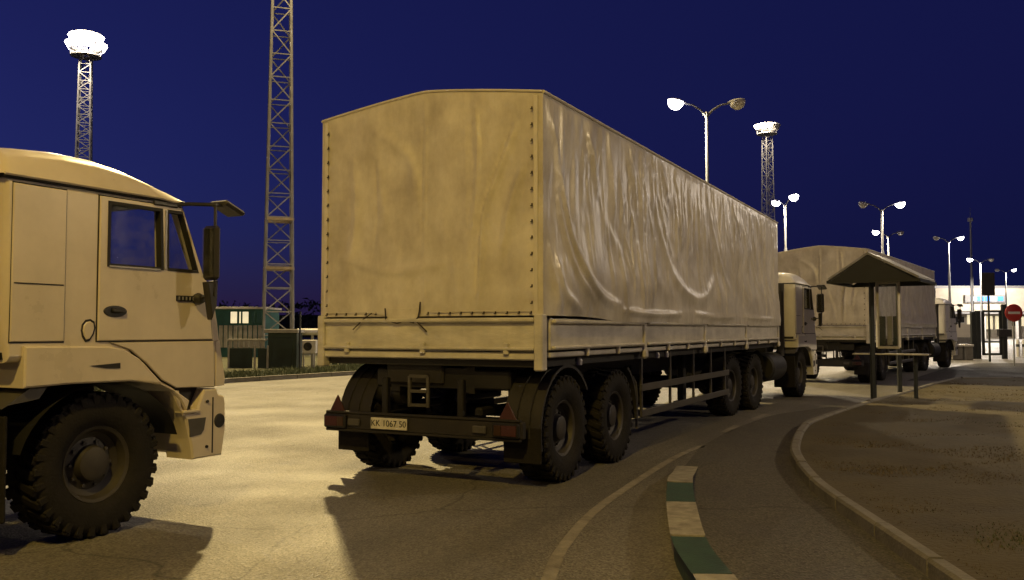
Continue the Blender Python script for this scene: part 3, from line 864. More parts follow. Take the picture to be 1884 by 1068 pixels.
        side(grow(lp, (.75, 1.25), 1.02), [], 'sill_seal', -.03, .004, 'seal', 0)
        side(lp, [], 'sill_panel', -.03, .016)
        side([(1.15, 1.43), (1.195, 1.43), (1.262, 1.10), (1.25, 1.05), (1.155, 1.05)], [], 'corner_panel', -.05, .010)
        fp = [(-.54, 1.41), (.10, 1.40), (.24, 1.375), (.38, 1.30), (.50, 1.19), (.60, 1.10), (.72, 1.045), (.87, .95), (.84, .86), (.775, .96), (.68, 1.05), (.57, 1.10), (.3, 1.135), (-.2, 1.14), (-.54, 1.13)]
        fe = MB().prism(fp, sg * (CW - .5), sg * (CW + .028), (), .012).build('fender', 'paint', t, smooth=30)
        MB().prism([(-.05, 1.262), (.20, 1.275), (.20, 1.235), (.08, 1.24)], sg * (CW + .02), sg * (CW + .033)).build('fender_slot', 'seal', fe)
        # wheel-arch liner
        mb = MB()
        mb.grid(lambda u, v: Vector((.13 + math.cos(R(lerp(15, 165, u))) * .68, sg * (CW - .02 - .5 * v), .53 + math.sin(R(lerp(15, 165, u))) * .60)), 18, 1)
        mb.build('arch_liner', 'black', t, smooth=60)
        # mud flap and step behind the wheel
        MB().box((-.62, sg * (CW - .26), .60), (.03, .46, .70), .01).build('mud_flap', 'rubber', t)
        MB().prism([(-.62, 1.02), (-.40, 1.05), (-.34, 1.13), (-.44, 1.14), (-.66, 1.0)], sg * (CW - .45), sg * (CW - .02)).build('flap_bracket', 'grey_plastic', t)
        # bumper corner
        bp = [(.70, 1.03), (.78, 1.035), (.815, .85), (.97, .845), (.97, .90), (1.03, 1.03), (1.17, 1.03), (1.19, .98), (1.255, .96), (1.27, .90), (1.275, .70), (1.24, .47), (.92, .47), (.90, .60), (.84, .80)]
        bc = MB().prism(bp, sg * (CW - .30), sg * (CW + .012), (), .014).build('bumper_corner', 'paint', t, smooth=30)
        MB().prism([(.865, .80), (1.05, .80), (1.03, .70), (1.0, .665), (.89, .655)], sg * (CW + .004), sg * (CW + .016)).build('step_recess', 'grey_plastic', bc)
        MB().prism([(.80, 1.045), (1.04, 1.045), (.96, .90), (.98, .85), (.82, .855)], sg * (CW - .25), sg * (CW - .08)).build('step_well', 'plastic_dark', bc)
        MB().box((.89, sg * (CW - .02), .862), (.18, .10, .022), .005).build('step_tread', 'paint', bc)
        for z in (.93, .56): MB().lathe([(.012, 0), (.012, sg * .02), (.001, sg * .02)], 8, (1.06, sg * (CW + .006), z)).build('bumper_bolt', 'black', bc)
        MB().box((1.125, sg * (CW + .010), .73), (.014, .012, .46), .003).build('bumper_seam', 'seal', bc)
        MB().lathe([(.001, sg * .0), (.05, sg * .0), (.062, sg * -.012), (.062, sg * -.05)], 18, (1.20, sg * (CW + .022), .76)).build('fog_lamp', 'black', bc)
        hl = MB().box((1.27, sg * .98, .80), (.04, .34, .18), .015).build('headlight', 'plate_white', t)
        # mirrors
        my = sg * (CW + .21)
        MB().tube([(.66, sg * (CW + .0), 2.505), (.80, sg * (CW + .05), 2.53), (.93, my, 2.53), (1.02, my, 2.54)], .016, 7).tube([(.93, my, 2.53), (.935, my, 1.93), (.93, my, 1.80), (.93, sg * (CW + .02), 1.77)], .013, 7).build('mirror_arm', 'plastic_dark', t)
        MB().box((.60, sg * (CW + .02), 2.505), (.24, .02, .035), .008).build('arm_mount', 'plastic_dark', t)
        mm = MB().box((.925, my - sg * .03, 2.14), (.06, .17, .44), .025).build('mirror', 'plastic_dark', t)
        MB().box((.892, my - sg * .03, 2.14), (.006, .14, .40), .002).build('mirror_glass', 'glass', mm)
        MB().prism([(.86, 1.90), (.98, 1.92), (.97, 1.72), (.92, 1.60)], sg * (CW + .14), sg * (CW + .21), (), .012).build('lower_mirror', 'plastic_dark', t)
        MB().lathe([(.001, sg * .0), (.045, sg * .0), (.05, sg * .03), (.035, sg * .07), (.001, sg * .075)], 14, (.93, sg * (CW + .012), 1.77)).build('mirror_bracket', 'plastic_dark', t)
        MB().box((1.09, my - sg * .03, 2.52), (.24, .2, .045), .02, Matrix.Rotation(R(20), 3, 'Y')).build('kerb_mirror', 'grey_plastic', t)
    # middle of the bumper and the front
    MB().box((1.19, 0, .70), (.16, 2 * CW - .58, .46), .02).build('bumper', 'paint', t)
    g = MB().box((1.235, 0, 1.30), (.05, 1.9, .34), .02).build('grille', 'plastic_dark', t)
    for k in range(4): MB().box((1.262, 0, 1.18 + k * .08), (.02, 1.8, .03), .006).build('grille_slat', 'paint', g)
    MB().add([(.80, -1.07, 2.525), (.80, 1.07, 2.525), (1.04, 1.07, 1.95), (1.04, -1.07, 1.95)], [(0, 1, 2, 3)]).build('windscreen', 'glass', t, smooth=0)
    MB().box((.93, 0, 1.86), (.30, 2.3, .10), .03).build('dashboard', 'black', t)
    for y in (-.62, .62):
        MB().box((.15, y, 1.58), (.48, .5, .14), .05).box((-.12, y, 1.93), (.14, .48, .62), .05).build('cab_seat', 'black', t)
    MB().tube([(.72 + .03 * math.sin(a / 16 * 6.283), .62 + .22 * math.cos(a / 16 * 6.283), 1.93 + .2 * math.sin(a / 16 * 6.283)) for a in range(17)], .014, 6, False).build('steering_wheel', 'black', t)
    MB().box((-.1, 0, 1.345), (1.1, 2 * CW - .1, .05)).build('cab_floor', 'black', t)
    # chassis
    for sg in (-1, 1): MB().box((-1.9, sg * .42, .86), (6.0, .09, .26), .01).build('frame_rail', 'chassis', t)
    for x in (.95, .2, -1.2, -2.6, -3.6, -4.7): MB().box((x, 0, .86), (.12, .84, .2)).build('cross_member', 'chassis', t)
    MB().box((.05, 0, .95), (1.3, .8, .55), .05).build('engine', 'chassis', t)
    MB().tube([(.14, -1.0, .53), (.14, 1.0, .53)], .07, 10).build('axle', 'chassis', t)
    for sg in (-1, 1): wheel(t, .14, sg * (CW - .26))
    for x in (-3.60, -4.95):
        MB().tube([(x, -1.0, .53), (x, 1.0, .53)], .08, 10).build('axle', 'chassis', t)
        for sg in (-1, 1):
            wheel(t, x, sg * (CW - .20))
    for sg in (-1, 1):
        for cx, a0, a1 in ((-3.6, 15, 110), (-4.95, 70, 165)):
            mb = MB().grid(lambda u, v, cx=cx, a0=a0, a1=a1: Vector((cx + math.cos(R(lerp(a0, a1, u))) * .63, sg * (CW - .40 * v), .53 + math.sin(R(lerp(a0, a1, u))) * .60)), 12, 1)
            mb.build('mudguard', 'guard', t, smooth=60)
        MB().lathe([(.001, -.5), (.26, -.5), (.30, -.46), (.30, .46), (.26, .5), (.001, .5)], 20, (-1.75, sg * .92, .74), 'x').build('fuel_tank', 'chassis', t, smooth=40)
    MB().prism([(-4.75, -.45), (-3.9, -.45), (-3.7, -.2), (-3.7, .2), (-3.9, .45), (-4.75, .45)], .98, 1.03, axis='z').build('fifth_wheel', 'chassis', t)
    # intake stack and spare-wheel carrier behind the cab
    MB().tube([(-.90, -.98, .95), (-.90, -.98, 2.35), (-.90, -.98, 2.52)], [.085, .085, .10], 14).build('air_intake', 'plastic_dark', t)
    MB().tube([(-.90, .98, .95), (-.90, .98, 2.5)], .07, 14).build('exhaust_stack', 'galvanised', t)
    MB().box((-1.0, 0, 1.25), (.25, 1.5, .8), .03).build('rear_carrier', 'chassis', t)
    return t

UH = math.atan2(838, 1620)
def along(c, s, head=UH):
    u = Vector((math.sin(head), math.cos(head), 0)); r = Vector((u.y, -u.x, 0))
    return r * c + u * s
RZ = R(90) - UH
# middle rig: semi-trailer, with its tractor turned a little to the right
G1, G2 = 'tarpaulin trailers of the convoy', 'white tractors of the convoy'
tr1 = make_trailer('cream tarpaulin-covered semi-trailer with white number plate on its dark rear bumper', G1)
tr1.location = along(-3.555 - TW, 7.515); tr1.rotation_euler.z = RZ
tk1 = make_tractor('cream truck cab with round wheel arch, standing behind the number-plated trailer', G2)
tk1.location = along(-5.60 - CW, 4.265); tk1.rotation_euler.z = RZ
tk2 = copy_tree(tk1)
tk2['label'] = 'white tractor cab coupled in front of the number-plated tarpaulin trailer'
h2 = UH + R(4.5)
piv = along(-3.555 - TW, 7.515 + 8.95)
u2 = Vector((math.sin(h2), math.cos(h2), 0))
tk2.location = piv + u2 * 4.30; tk2.rotation_euler.z = R(90) - h2
# next rig ahead
h3 = R(34.0)
u3 = Vector((math.sin(h3), math.cos(h3), 0)); r3 = Vector((u3.y, -u3.x, 0))
tr2 = copy_tree(tr1)
tr2['label'] = 'tarpaulin-covered semi-trailer standing ahead, partly hidden by the small canopy shelter'
corner = Vector((10.05, 24.8, 0))
tr2.location = corner - r3 * TW; tr2.rotation_euler.z = R(90) - h3
tk3 = copy_tree(tk1)
tk3['label'] = 'white tractor mostly hidden in front of the trailer beyond the canopy shelter'
h4 = h3 + R(5.0); u4 = Vector((math.sin(h4), math.cos(h4), 0))
tk3.location = tr2.location + u3 * 8.95 + u4 * 4.30; tk3.rotation_euler.z = R(90) - h4

# the two tractors ahead use a whiter base colour than the near one
for root in (tk2, tk3):
    todo = [q for q in bpy.data.objects if q.parent is root]
    todo += [g for q in todo for g in bpy.data.objects if g.parent is q]
    for q in todo:
        if q.type == 'MESH' and q.data.materials and q.data.materials[0] is MATS['paint']:
            q.material_slots[0].link = 'OBJECT'; q.material_slots[0].material = MATS['paint_white']

# ------------------------------------------------------------------ lattice masts with floodlights
def mast(loc, H, w0, w1, label, lit, bands, aim, sections=26, tiers=1):
    t = thing('lattice_mast', label, 'light mast', loc, group='lattice floodlight masts')
    W = lambda z: lerp(w0, w1, z / H) / 2
    rot = R(18)
    def P(k, z):
        a = rot + R(45 + 90 * k); r = W(z) * math.sqrt(2)
        return Vector((math.cos(a) * r, math.sin(a) * r, z))
    for k in range(4): MB().bar(P(k, 0), P(k, H), .11, .11).build('mast_leg', 'galvanised', t)
    zs = [H * i / sections for i in range(sections + 1)]
    dg = MB().bar((0, 0, 0), (0, 0, 1), .055)
    for i in range(sections):
        br = MB()
        for k in range(4):
            a, b = (k, (k + 1) % 4)
            if (i + k) % 2: a, b = b, a
            br.bar(P(a, zs[i]), P(b, zs[i + 1]), .06)
            br.bar(P(k, zs[i + 1]), P((k + 1) % 4, zs[i + 1]), .05)
        br.build('mast_bracing', 'galvanised', t)
    for z in bands:
        r = MB()
        for k in range(4): r.bar(P(k, z) * 1.0 + Vector((0, 0, 0)), P((k + 1) % 4, z), .16, .14)
        r.build('mast_collar', 'galv_band', t)
    pf = MB().lathe([(.3, H), (1.3, H), (1.3, H + .12), (.3, H + .12)], 16, axis='z')
    for k in range(8):
        a = 2 * math.pi * k / 8
        pf.bar((math.cos(a) * 1.3, math.sin(a) * 1.3, H), (math.cos(a) * 1.3, math.sin(a) * 1.3, H + 1.0), .05)
        b = 2 * math.pi * (k + 1) / 8
        pf.bar((math.cos(a) * 1.3, math.sin(a) * 1.3, H + 1.0), (math.cos(b) * 1.3, math.sin(b) * 1.3, H + 1.0), .05)
    pf.build('mast_platform', 'galvanised', t)
    for tier in range(tiers):
        for k in range(10):
            a = 2 * math.pi * (k + .5 + .5 * tier) / 10
            c = Vector((math.cos(a) * (1.42 - .25 * tier), math.sin(a) * (1.42 - .25 * tier), H + .95 + .72 * tier))
            m = Matrix.Rotation(a, 3, 'Z') @ Matrix.Rotation(R(30), 3, 'Y')
            hd = MB().box((0, 0, 0), (.30, .80, .66), .05, m).build('floodlight', 'head_grey', t, c)
            on = lit(math.degrees(a) % 360)
            MB().box(m @ Vector((.16, 0, 0)), (.03, .74, .60), .01, m).build('lens', 'lamp_lens' if on else 'plate_white', hd)
    return t
aimv = None
T1 = at(147, 607, 78); T1.z = 0
T2 = at(511, 607, 46); T2.z = 0
T3 = at(1416, 607, 114); T3.z = 0
mast(T1, 26.0, 1.6, 0.9, 'lattice floodlight mast rising behind the near cream truck cab', lambda a: True, [], None, 34, 2)
m2 = mast(T2, 27.0, 1.5, 0.72, 'tall lattice mast with rust-coloured collars above the green utility cabinet', lambda a: True, [7.25, 4.7], None, 22)
mast(T3, 27.0, 1.5, 0.9, 'lattice floodlight mast behind the roof of the number-plated trailer', lambda a: 190 < a < 262, [], None, 30)
# light of the tall mast's floodlights, aimed at the lane
d = Vector((4, 8, 0)) - (T2 + Vector((0, 0, 28.3)))
light('floodlight_beam', 'SPOT', m2, (.9, -1.6, 28.3), KEY_W, KEY_C, 0.5, d.to_track_quat('-Z', 'Y').to_euler(), R(150))
T4 = Vector((-18, -52, 0))
m4 = mast(T4, 27.0, 1.5, 0.9, 'lattice floodlight mast standing back along the lane behind the near truck', lambda a: True, [], None, 26)
d = Vector((3, 14, 0)) - (T4 + Vector((0, 0, 28.3)))
light('floodlight_beam', 'SPOT', m4, (.9, 1.6, 28.3), BACK_W, FILL_C, 0.5, d.to_track_quat('-Z', 'Y').to_euler(), R(120))
light('floodlight_beam', 'POINT', None, (T1.x + .9, T1.y - 2.8, 27.9), 7000, LAMP_C, 0.6).parent = None
light('floodlight_beam', 'POINT', None, (T3.x - 1.6, T3.y - 2.6, 28.6), 4000, LAMP_C, 0.6)

# ------------------------------------------------------------------ street lamps
def street_lamp(loc, H, yaw, lit, label, power=LAMP_W, spread=1.3, col=LAMP_C):
    t = thing('street_lamp', label, 'street lamp', loc, yaw, 'double-armed street lamps')
    MB().lathe([(.16, 0), (.15, H * .42), (.125, H * .44), (.12, H * .66), (.075, H * .68), (.07, H * .955), (.03, H * .96), (.001, H * .96)], 12, axis='z').build('pole', 'pole_grey', t, smooth=40)
    for k, sg in enumerate((-1, 1)):
        pts = [(0, 0, H * .93), (sg * .05, 0, H * .945), (sg * .25, 0, H * .965), (sg * .6, 0, H * .985), (sg * spread * .8, 0, H * .993)]
        MB().tube(pts, [.06, .055, .045, .04, .035], 8).build('arm', 'pole_grey', t)
        m = Matrix.Rotation(-sg * R(12), 3, 'Y')
        c = Vector((sg * (spread * .8 + .25), 0, H * .993 + .07))
        hv = MB()
        hv.grid(lambda u, v: m @ Vector((sg * lerp(-.38, .40, u), .17 * math.cos(math.pi * v) * math.sin(math.pi * min(.97, max(.08, u))) ** .5, .12 * math.sin(math.pi * v) * math.sin(math.pi * min(.97, max(.08, u))) ** .5)), 14, 12)
        hd = hv.build('lamp_head', 'head_grey', t, c, smooth=60)
        ln = MB()
        ln.grid(lambda u, v: m @ Vector((sg * (.05 + .34 * math.cos(math.pi * u)), .33 * math.sin(math.pi * u) * math.cos(math.pi * v), -.02 - .36 * math.sin(math.pi * u) * math.sin(math.pi * v))), 14, 12)
        ln.build('lens', 'lamp_lens' if lit[k] else 'plate_white', hd, smooth=60)
        if lit[k]: light('lamp_light', 'SPOT', t, tuple(c + Vector((sg * .05, 0, -.46))), power, col, 0.2, (0, 0, 0), R(172))
    return t
def lamp_at(px, py, depth, yaw, lit, label, **kw):
    p = at(px, py, depth); H = p.z / .993
    return street_lamp((p.x, p.y, 0), H, yaw, lit, label, **kw)
lamp_at(1300, 190, 38, R(0), (True, False), 'double-armed street lamp standing behind the number-plated trailer, one head lit')
lamp_at(1444, 368, 64, R(-80), (True, True), 'double-armed street lamp seen end on beside the front of the number-plated trailer')
lamp_at(1622, 376, 64, R(0), (False, True), 'double-armed street lamp standing over the canopy shelter, one head dark')
lamp_at(1634, 428, 88, R(10), (True, False), 'double-armed street lamp farther behind the canopy shelter, left head lit')
lamp_at(1745, 438, 98, R(0), (False, True), 'double-armed street lamp before the left end of the pale terminal building', power=11000, col=(1.0, 0.88, 0.74))
lamp_at(1804, 478, 112, R(0), (True, False), 'double-armed street lamp beside the tall thin pole', power=11000, col=(1.0, 0.88, 0.74))
lamp_at(1850, 497, 140, R(0), (False, True), 'double-armed street lamp in front of the blue-signed terminal building', power=11000, col=(1.0, 0.88, 0.74))
street_lamp((33.0, 46.0, 0), 11.0, R(200), (False, True), 'unseen double-armed street lamp added off to the right for the sheen on the tarpaulin', power=1000, col=(1.0, 0.84, 0.66))  # out-of-view lamp added to put a silvery sheen on the trailer side
tp = thing('antenna_pole', 'tall thin pole rising above the terminal building roof', 'pole', (at(1790, 607, 125).x, 125, 0))
MB().lathe([(.22, 0), (.2, 9), (.15, 9.1), (.12, 17), (.03, 17.1), (.02, 19)], 10, axis='z').build('pole', 'pole_grey', tp, smooth=40)
MB().box((0, 0, 17.2), (.6, .6, .5), .08).build('pole_head', 'head_grey', tp)
# street lamp of the same row standing behind the photographer; it lights the near side of the convoy
street_lamp((-2.6, -2.4, 0), 10.5, R(50), (False, True), 'double-armed street lamp beside the lane near the painted kerb', power=FILL_W, col=FILL_C)
# and one beyond the lawn, to the right of the lane
street_lamp((19.5, 11.0, 0), 9.0, R(180), (False, True), 'double-armed street lamp standing on the brown lawn', power=SIDE_W, col=SIDE_C)

# ------------------------------------------------------------------ canopy shelter on the lawn edge
def shelter():
    p = gp(1605, 742); q = gp(1656, 731)
    t = thing('canopy_shelter', 'small dark open shelter with gabled canopy, slatted counter and glazed board', 'shelter', (p.x, p.y, 0))
    hd = math.radians(34); u = Vector((math.sin(hd), math.cos(hd), 0)); r = Vector((u.y, -u.x, 0))
    def W(a, b, z): return r * a + u * b + Vector((0, 0, z))
    L0, L1, B0, B1 = -.78, .98, -.30, 1.75
    mid = .02
    # gable end, two slopes
    ze, za = 2.55, 3.07
    mb = MB(); th = .05
    for (x0, z0, x1, z1) in ((L0, ze, mid, za), (mid, za, L1, ze)):
        a, b, c, d_ = W(x0, B0, z0), W(x1, B0, z1), W(x1, B1, z1), W(x0, B1, z0)
        up = Vector((0, 0, th))
        mb.add([a, b, c, d_, a + up, b + up, c + up, d_ + up], [(0, 1, 2, 3), (4, 5, 6, 7), (0, 1, 5, 4), (1, 2, 6, 5), (2, 3, 7, 6), (3, 0, 4, 7)])
    mb.build('canopy_roof', 'canopy_top', t, smooth=0)
    for b in (B0 + .02, B1 - .02):
        vs = [W(L0 + .04, b, ze - .02), W(L1 - .04, b, ze - .02), W(mid, b, za - .012)]
        vs += [v + u * .03 for v in vs]
        MB().add(vs, [(0, 1, 2), (3, 4, 5), (0, 1, 4, 3), (1, 2, 5, 4), (2, 0, 3, 5)]).build('gable_panel', 'canopy_blue', t, smooth=0)
    e = MB()
    for x0, x1 in ((L0, L1),):
        for b in (B0, B1): e.bar(W(x0, b, ze - .03), W(x1, b, ze - .03), .06)
    for x in (L0, L1): e.bar(W(x, B0, ze - .03), W(x, B1, ze - .03), .06)
    e.build('eave_frame', 'post_dark', t)
    rel = q - p
    for (a, b) in ((0.02, 0.0), (rel.dot(r), rel.dot(u) - .0)):
        hh = ze if not (abs(a - rel.dot(r)) < .001) else ze
        MB().bar(W(a, b, 0), W(a, b, hh), .085, .085, .01).build('post', 'post_dark', t)
    # glazed notice board between the posts
    fr = MB()
    for (x, z0, x1, z1) in ((.08, 1.15, .08, 2.55), (.50, 1.15, .50, 2.55), (.08, 1.15, .50, 1.15), (.08, 2.5, .50, 2.5)): fr.bar(W(x, .25, z0), W(x1, .25, z1), .05)
    f = fr.build('board_frame', 'white_metal', t)
    g = [W(.09, .25, 1.16), W(.49, .25, 1.16), W(.49, .25, 2.5), W(.09, .25, 2.5)]
    MB().add(g + [v + u * .01 for v in g], [(0, 1, 2, 3), (4, 5, 6, 7), (0, 1, 5, 4), (1, 2, 6, 5), (2, 3, 7, 6), (3, 0, 4, 7)]).build('board_glass', 'glass', f, smooth=0)
    for k, (x, w, m) in enumerate(((.17, .12, 'green_dark'), (.31, .10, 'siding'), (.42, .09, 'green_dark'))):
        MB().box(W(x, .29, 1.5), (w, .02, .6), .004, Matrix.Rotation(-hd, 3, 'Z')).build('notice', m, f)
    # bench with slats
    for k in range(4): MB().bar(W(-.5, .55 + k * .11, 1.0), W(1.0, .55 + k * .11, 1.0), .095, .03, .006).build('counter_slat', 'white_metal' if k == 0 else 'wood_slat', t)
    for x in (-.1, .72):
        MB().bar(W(x, .72, 0), W(x, .72, .99), .07, .07, .01).build('counter_leg', 'post_dark', t)
    return t
shelter()

# ------------------------------------------------------------------ left background behind the far kerb
def px_box(mb, x0, y0, x1, y1, D, depth=.3, ch=.01, zmin=None):
    a, b = at(x0, y1, D), at(x1, y0, D)
    z0 = a.z if zmin is None else zmin
    mb.box(((a.x + b.x) / 2, D + depth / 2, (z0 + b.z) / 2), (abs(b.x - a.x), depth, b.z - z0), ch)
    return mb
cb = thing('prefab_cabin', 'teal prefabricated cabin with lit windows beside the tall mast', 'cabin', (at(440, 607, 46).x, 46, 0))
def local(mb, o):
    mb.v = [(x - o.location.x, y - o.location.y, z) for x, y, z in mb.v]; return mb
def part(o, name, m, *a, parent=None, **k): return local(px_box(MB(), *a, **k), o).build(name, m, parent or o)
part(cb, 'cabin_wall', 'teal_paint', 380, 568, 486, 662, 46, depth=3.0, zmin=0)
part(cb, 'cabin_roof', 'white_metal', 376, 565, 489, 569, 45.9, depth=3.2)
for x0, x1, m in ((424, 436, 'window_lit'), (440, 443, 'window_lit'), (446, 457, 'window_lit'), (463, 468, 'glass'), (473, 481, 'glass')):
    w = part(cb, 'window', 'teal_paint', x0 - 1, 573, x1 + 1, 596, 45.95, depth=.05)
    part(cb, 'pane', m, x0, 574, x1, 595, 45.93, depth=.03, parent=w)
for k in range(9):
    part(cb, 'siding_board', 'siding', 402 + k * 9, 599, 409.5 + k * 9, 640, 45.96, depth=.05)
fe = thing('panel_fence', 'low dark panel fence with pale frame posts along the far kerb', 'fence', (at(450, 607, 33).x, 33, 0))
for x0, x1 in ((421, 464), (474, 490)):
    part(fe, 'fence_panel', 'green_dark', x0, 641, x1, 684, 33, depth=.05)
for x in (420, 468, 492): part(fe, 'fence_post', 'siding', x - 2, 636, x + 2, 688, 32.95, depth=.08, zmin=0.05)
part(fe, 'fence_rail', 'siding', 418, 624, 490, 628, 32.98, depth=.06)
for k in range(7): part(fe, 'fence_paling', 'siding', 420 + k * 10, 628, 427 + k * 10, 641, 33, depth=.03)
uc = thing('utility_cabinet', 'dark green utility cabinet with pale lid below the tall mast', 'cabinet', (at(520, 607, 33).x, 33, 0))
part(uc, 'cabinet_body', 'green_dark', 492, 613, 546, 690, 33, depth=.9, zmin=.05)
part(uc, 'cabinet_lid', 'siding', 486, 606, 548, 613, 32.9, depth=1.1)
part(uc, 'cabinet_door', 'green_dark', 500, 622, 538, 686, 32.97, depth=.05)
tp2 = thing('thin_post', 'thin dark post beside the green utility cabinet', 'post', (at(552, 607, 31).x, 31, 0))
MB().tube([(0, 0, 0), (0, 0, at(552, 573, 31).z)], .035, 8).build('post_shaft', 'post_dark', tp2)
ac = thing('air_conditioner', 'white air conditioner unit with round fan grille on legs', 'air conditioner', (at(568, 607, 32).x, 32, 0))
bx_ = part(ac, 'casing', 'white_metal', 555, 626, 581, 651, 32, depth=.3, ch=.02)
c = at(566, 638, 31.99)
MB().lathe([(.001, 0), (.05, -.015), (.15, -.01), (.155, .0)], 20, (c.x - ac.location.x, -.004, c.z)).build('fan_grille', 'black', ac)
for x in (558, 578): part(ac, 'leg', 'siding', x - 1.5, 651, x + 1.5, 690, 32.05, depth=.06, zmin=.05)
pr = thing('pipe_run', 'thick white overhead pipe carried on short pale posts', 'pipe', (at(620, 607, 34).x, 34, 0))
a, b = at(547, 611, 34), at(760, 611, 36)
MB().tube([(a.x - pr.location.x, 0, a.z), (b.x - pr.location.x, 2, b.z)], .13, 14).build('pipe', 'white_metal', pr)
for x in (575, 602, 629, 634, 658, 687):
    D = lerp(34, 36, (x - 547) / 213); q = at(x, 607, D)
    MB().bar((q.x - pr.location.x, D - 34, .03), (q.x - pr.location.x, D - 34, 1.35), .09).build('pipe_post', 'siding', pr)
gb = thing('garden_fence', 'low green board fence under the white pipe', 'fence', (at(640, 607, 35.5).x, 36.2, 0))
for k in range(9):
    part(gb, 'fence_board', 'teal_paint' if k in (3, 5) else 'green_dark', 584 + k * 13, 648, 595 + k * 13, 684, 36.2, depth=.05, zmin=.05)
# tree belt on the horizon
mb = MB(); rt = random.Random(5)
for k in range(9000):
    x = rt.uniform(-260, 60); top = 6.5 + 3.0 * noise.noise(Vector((x * .045, 0, 2))) + 1.6 * noise.noise(Vector((x * .3, 0, 7)))
    z = rt.uniform(0, 1) ** .7 * top; y = 170 + rt.uniform(-6, 6); s = rt.uniform(.35, .9)
    q = Vector((x, y, z)); a = [Vector((rt.uniform(-1, 1), rt.uniform(-1, 1), rt.uniform(-1, 1))) * s for _ in range(3)]
    mb.add([q + v for v in a], [(0, 1, 2)])
mb.add([(-260, 173, 0), (60, 173, 0), (60, 173, 4.4), (-260, 173, 4.4), (-260, 175, 0), (60, 175, 0), (60, 175, 4.4), (-260, 175, 4.4)], [(0, 1, 2, 3), (4, 5, 6, 7), (3, 2, 6, 7)])
tag(mb.build('tree_belt', 'tree_leaves', smooth=0, recalc=False), 'dark belt of trees on the horizon behind the masts', 'tree belt', kind='stuff')

# ------------------------------------------------------------------ right background: terminal, wall, gate, signs
tb_ = thing('terminal_building', 'pale flat-roofed terminal building with blue lit sign band', 'building', (at(1850, 607, 150).x, 150, 0))
part(tb_, 'wall', 'plaster', 1716, 530, 2060, 623, 150, depth=14, zmin=0)
part(tb_, 'roof_edge', 'foil_roof', 1712, 526, 2064, 531, 149.6, depth=15)
part(tb_, 'entrance_canopy', 'foil_roof', 1722, 574, 1990, 578, 146.0, depth=4.2)
part(tb_, 'upper_storey', 'plaster', 1722, 531, 2050, 573, 148.6, depth=1.6)
sb_ = part(tb_, 'sign_band', 'foil_roof', 1776, 543, 1850, 557, 148.2, depth=.4)
for x0, x1, m in ((1786, 1797, 'sign_glow'), (1799, 1811, 'sign_blue'), (1813, 1822, 'sign_blue'), (1824, 1834, 'sign_glow'), (1836, 1846, 'sign_blue')):
    part(tb_, 'sign_letter', m, x0, 546, x1, 554, 148.1, depth=.12, parent=sb_)
for x0, x1, y0, y1, m in ((1726, 1731, 578, 596, 'window_blue'), (1734, 1739, 566, 590, 'black'), (1741, 1746, 580, 594, 'window_lit'), (1755, 1763, 583, 594, 'black'), (1766, 1774, 583, 594, 'black'), (1780, 1790, 580, 600, 'window_lit'), (1795, 1808, 582, 606, 'window_lit'), (1814, 1826, 582, 606, 'window_lit'), (1832, 1845, 582, 606, 'window_lit'), (1862, 1875, 583, 600, 'black'), (1880, 1895, 583, 600, 'window_lit')):
    w = part(tb_, 'window', 'white_metal', x0 - 1, y0 - 1, x1 + 1, y1 + 1, 148.3 if y0 < 575 else 149.9, depth=.2)
    part(tb_, 'pane', m, x0, y0, x1, y1, 148.25 if y0 < 575 else 149.84, depth=.1, parent=w)
for k, x in enumerate((1752, 1812, 1872)): part(tb_, 'canopy_column', 'white_metal', x - 1.5, 577, x + 1.5, 623, 146.4, depth=.3, zmin=0)
pw = thing('perimeter_wall', 'pale rendered boundary wall with dark base before the terminal', 'wall', (at(1760, 607, 90).x, 90, 0))
for k in range(4): part(pw, 'wall_panel', 'plaster', 1724 + k * 17, 597, 1740.4 + k * 17, 622, 90, depth=.25)
part(pw, 'wall_plinth', 'concrete', 1722, 621, 1794, 634, 89.9, depth=.4, zmin=0)
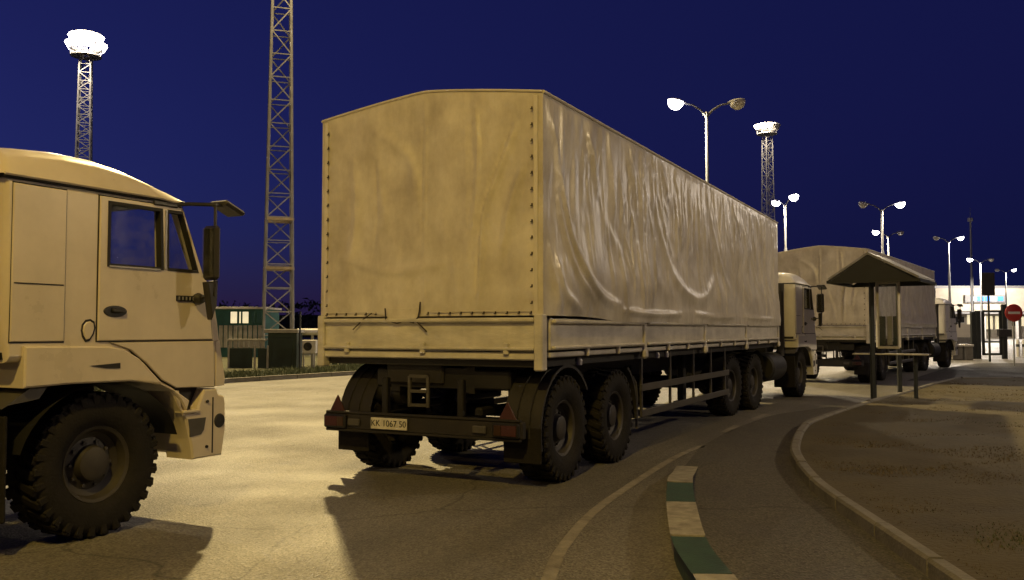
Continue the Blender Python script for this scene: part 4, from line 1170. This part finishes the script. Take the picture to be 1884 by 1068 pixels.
for k, (x0, x1) in enumerate(((1752, 1772), (1776, 1791))):
    cbk = thing('concrete_barrier', ('pale concrete barrier block beside the front wheel of the hidden tractor', 'narrower pale concrete barrier block beside the dark gate posts')[k], 'barrier', (at((x0 + x1) / 2, 607, 44).x, 44, 0), group='concrete barrier blocks')
    part(cbk, 'barrier_block', 'concrete', x0, 637, x1, 663, 44, depth=.5, ch=.04, zmin=0)
    part(cbk, 'barrier_cap', 'white_metal', x0 - 1, 634, x1 + 1, 638, 43.95, depth=.6)
gt = thing('entrance_gate', 'dark metal pedestrian gate with tall posts and open frame', 'gate', (at(1820, 607, 46).x, 46, 0))
for x, w, y0 in ((1792, 6, 574), (1801, 6, 572), (1849, 6, 560)): part(gt, 'gate_post', 'post_dark', x - w / 2, y0, x + w / 2, 662, 46, depth=.16, zmin=0)
for x0, y0, x1, y1 in ((1808, 573, 1811, 653), (1840, 573, 1843, 653), (1808, 571, 1843, 575), (1808, 650, 1843, 654), (1811, 628, 1840, 631)): part(gt, 'gate_bar', 'post_dark', x0, y0, x1, y1, 46.02, depth=.06, ch=.004)
part(gt, 'lock_box', 'plastic_dark', 1838, 606, 1862, 620, 45.9, depth=.2)
bs = thing('notice_sign', 'dark rectangular sign seen from behind on a thin pole', 'sign', (at(1822, 607, 42).x, 42, 0))
part(bs, 'sign_panel', 'plastic_dark', 1807, 502, 1830, 544, 42, depth=.06)
MB().tube([(0, .1, 0), (0, .1, at(1822, 505, 42).z)], .05, 8).build('sign_pole', 'post_dark', bs)
ss = thing('round_stop_sign', 'round red stop sign with white bar on a thin pole', 'sign', (at(1866, 607, 37).x, 37, 0))
c = at(1866, 576, 37)
MB().lathe([(.001, -.02), (.36, -.02), (.37, -.015), (.37, .01), (.001, .01)], 32, (0, 0, c.z)).build('sign_disc', 'sign_red', ss, smooth=30)
MB().box((0, -.025, c.z), (.5, .012, .10), .003).build('sign_bar', 'sign_white', ss)
MB().tube([(0, .05, 0), (0, .05, c.z + .2)], .03, 8).build('sign_pole', 'pole_grey', ss)
for k, x in enumerate((1872, 1883)):
    bo = thing('bollard', 'short pale bollard behind the round stop sign', 'bollard', (at(x, 607, 50).x, 50, 0), group='pale bollards by the gate')
    MB().lathe([(.09, 0), (.09, .85), (.06, .95), (.001, .97)], 12, axis='z').build('bollard_shaft', 'white_metal', bo, smooth=40)
    MB().lathe([(.093, .55), (.093, .7)], 12, axis='z').build('bollard_band', 'post_dark', bo)
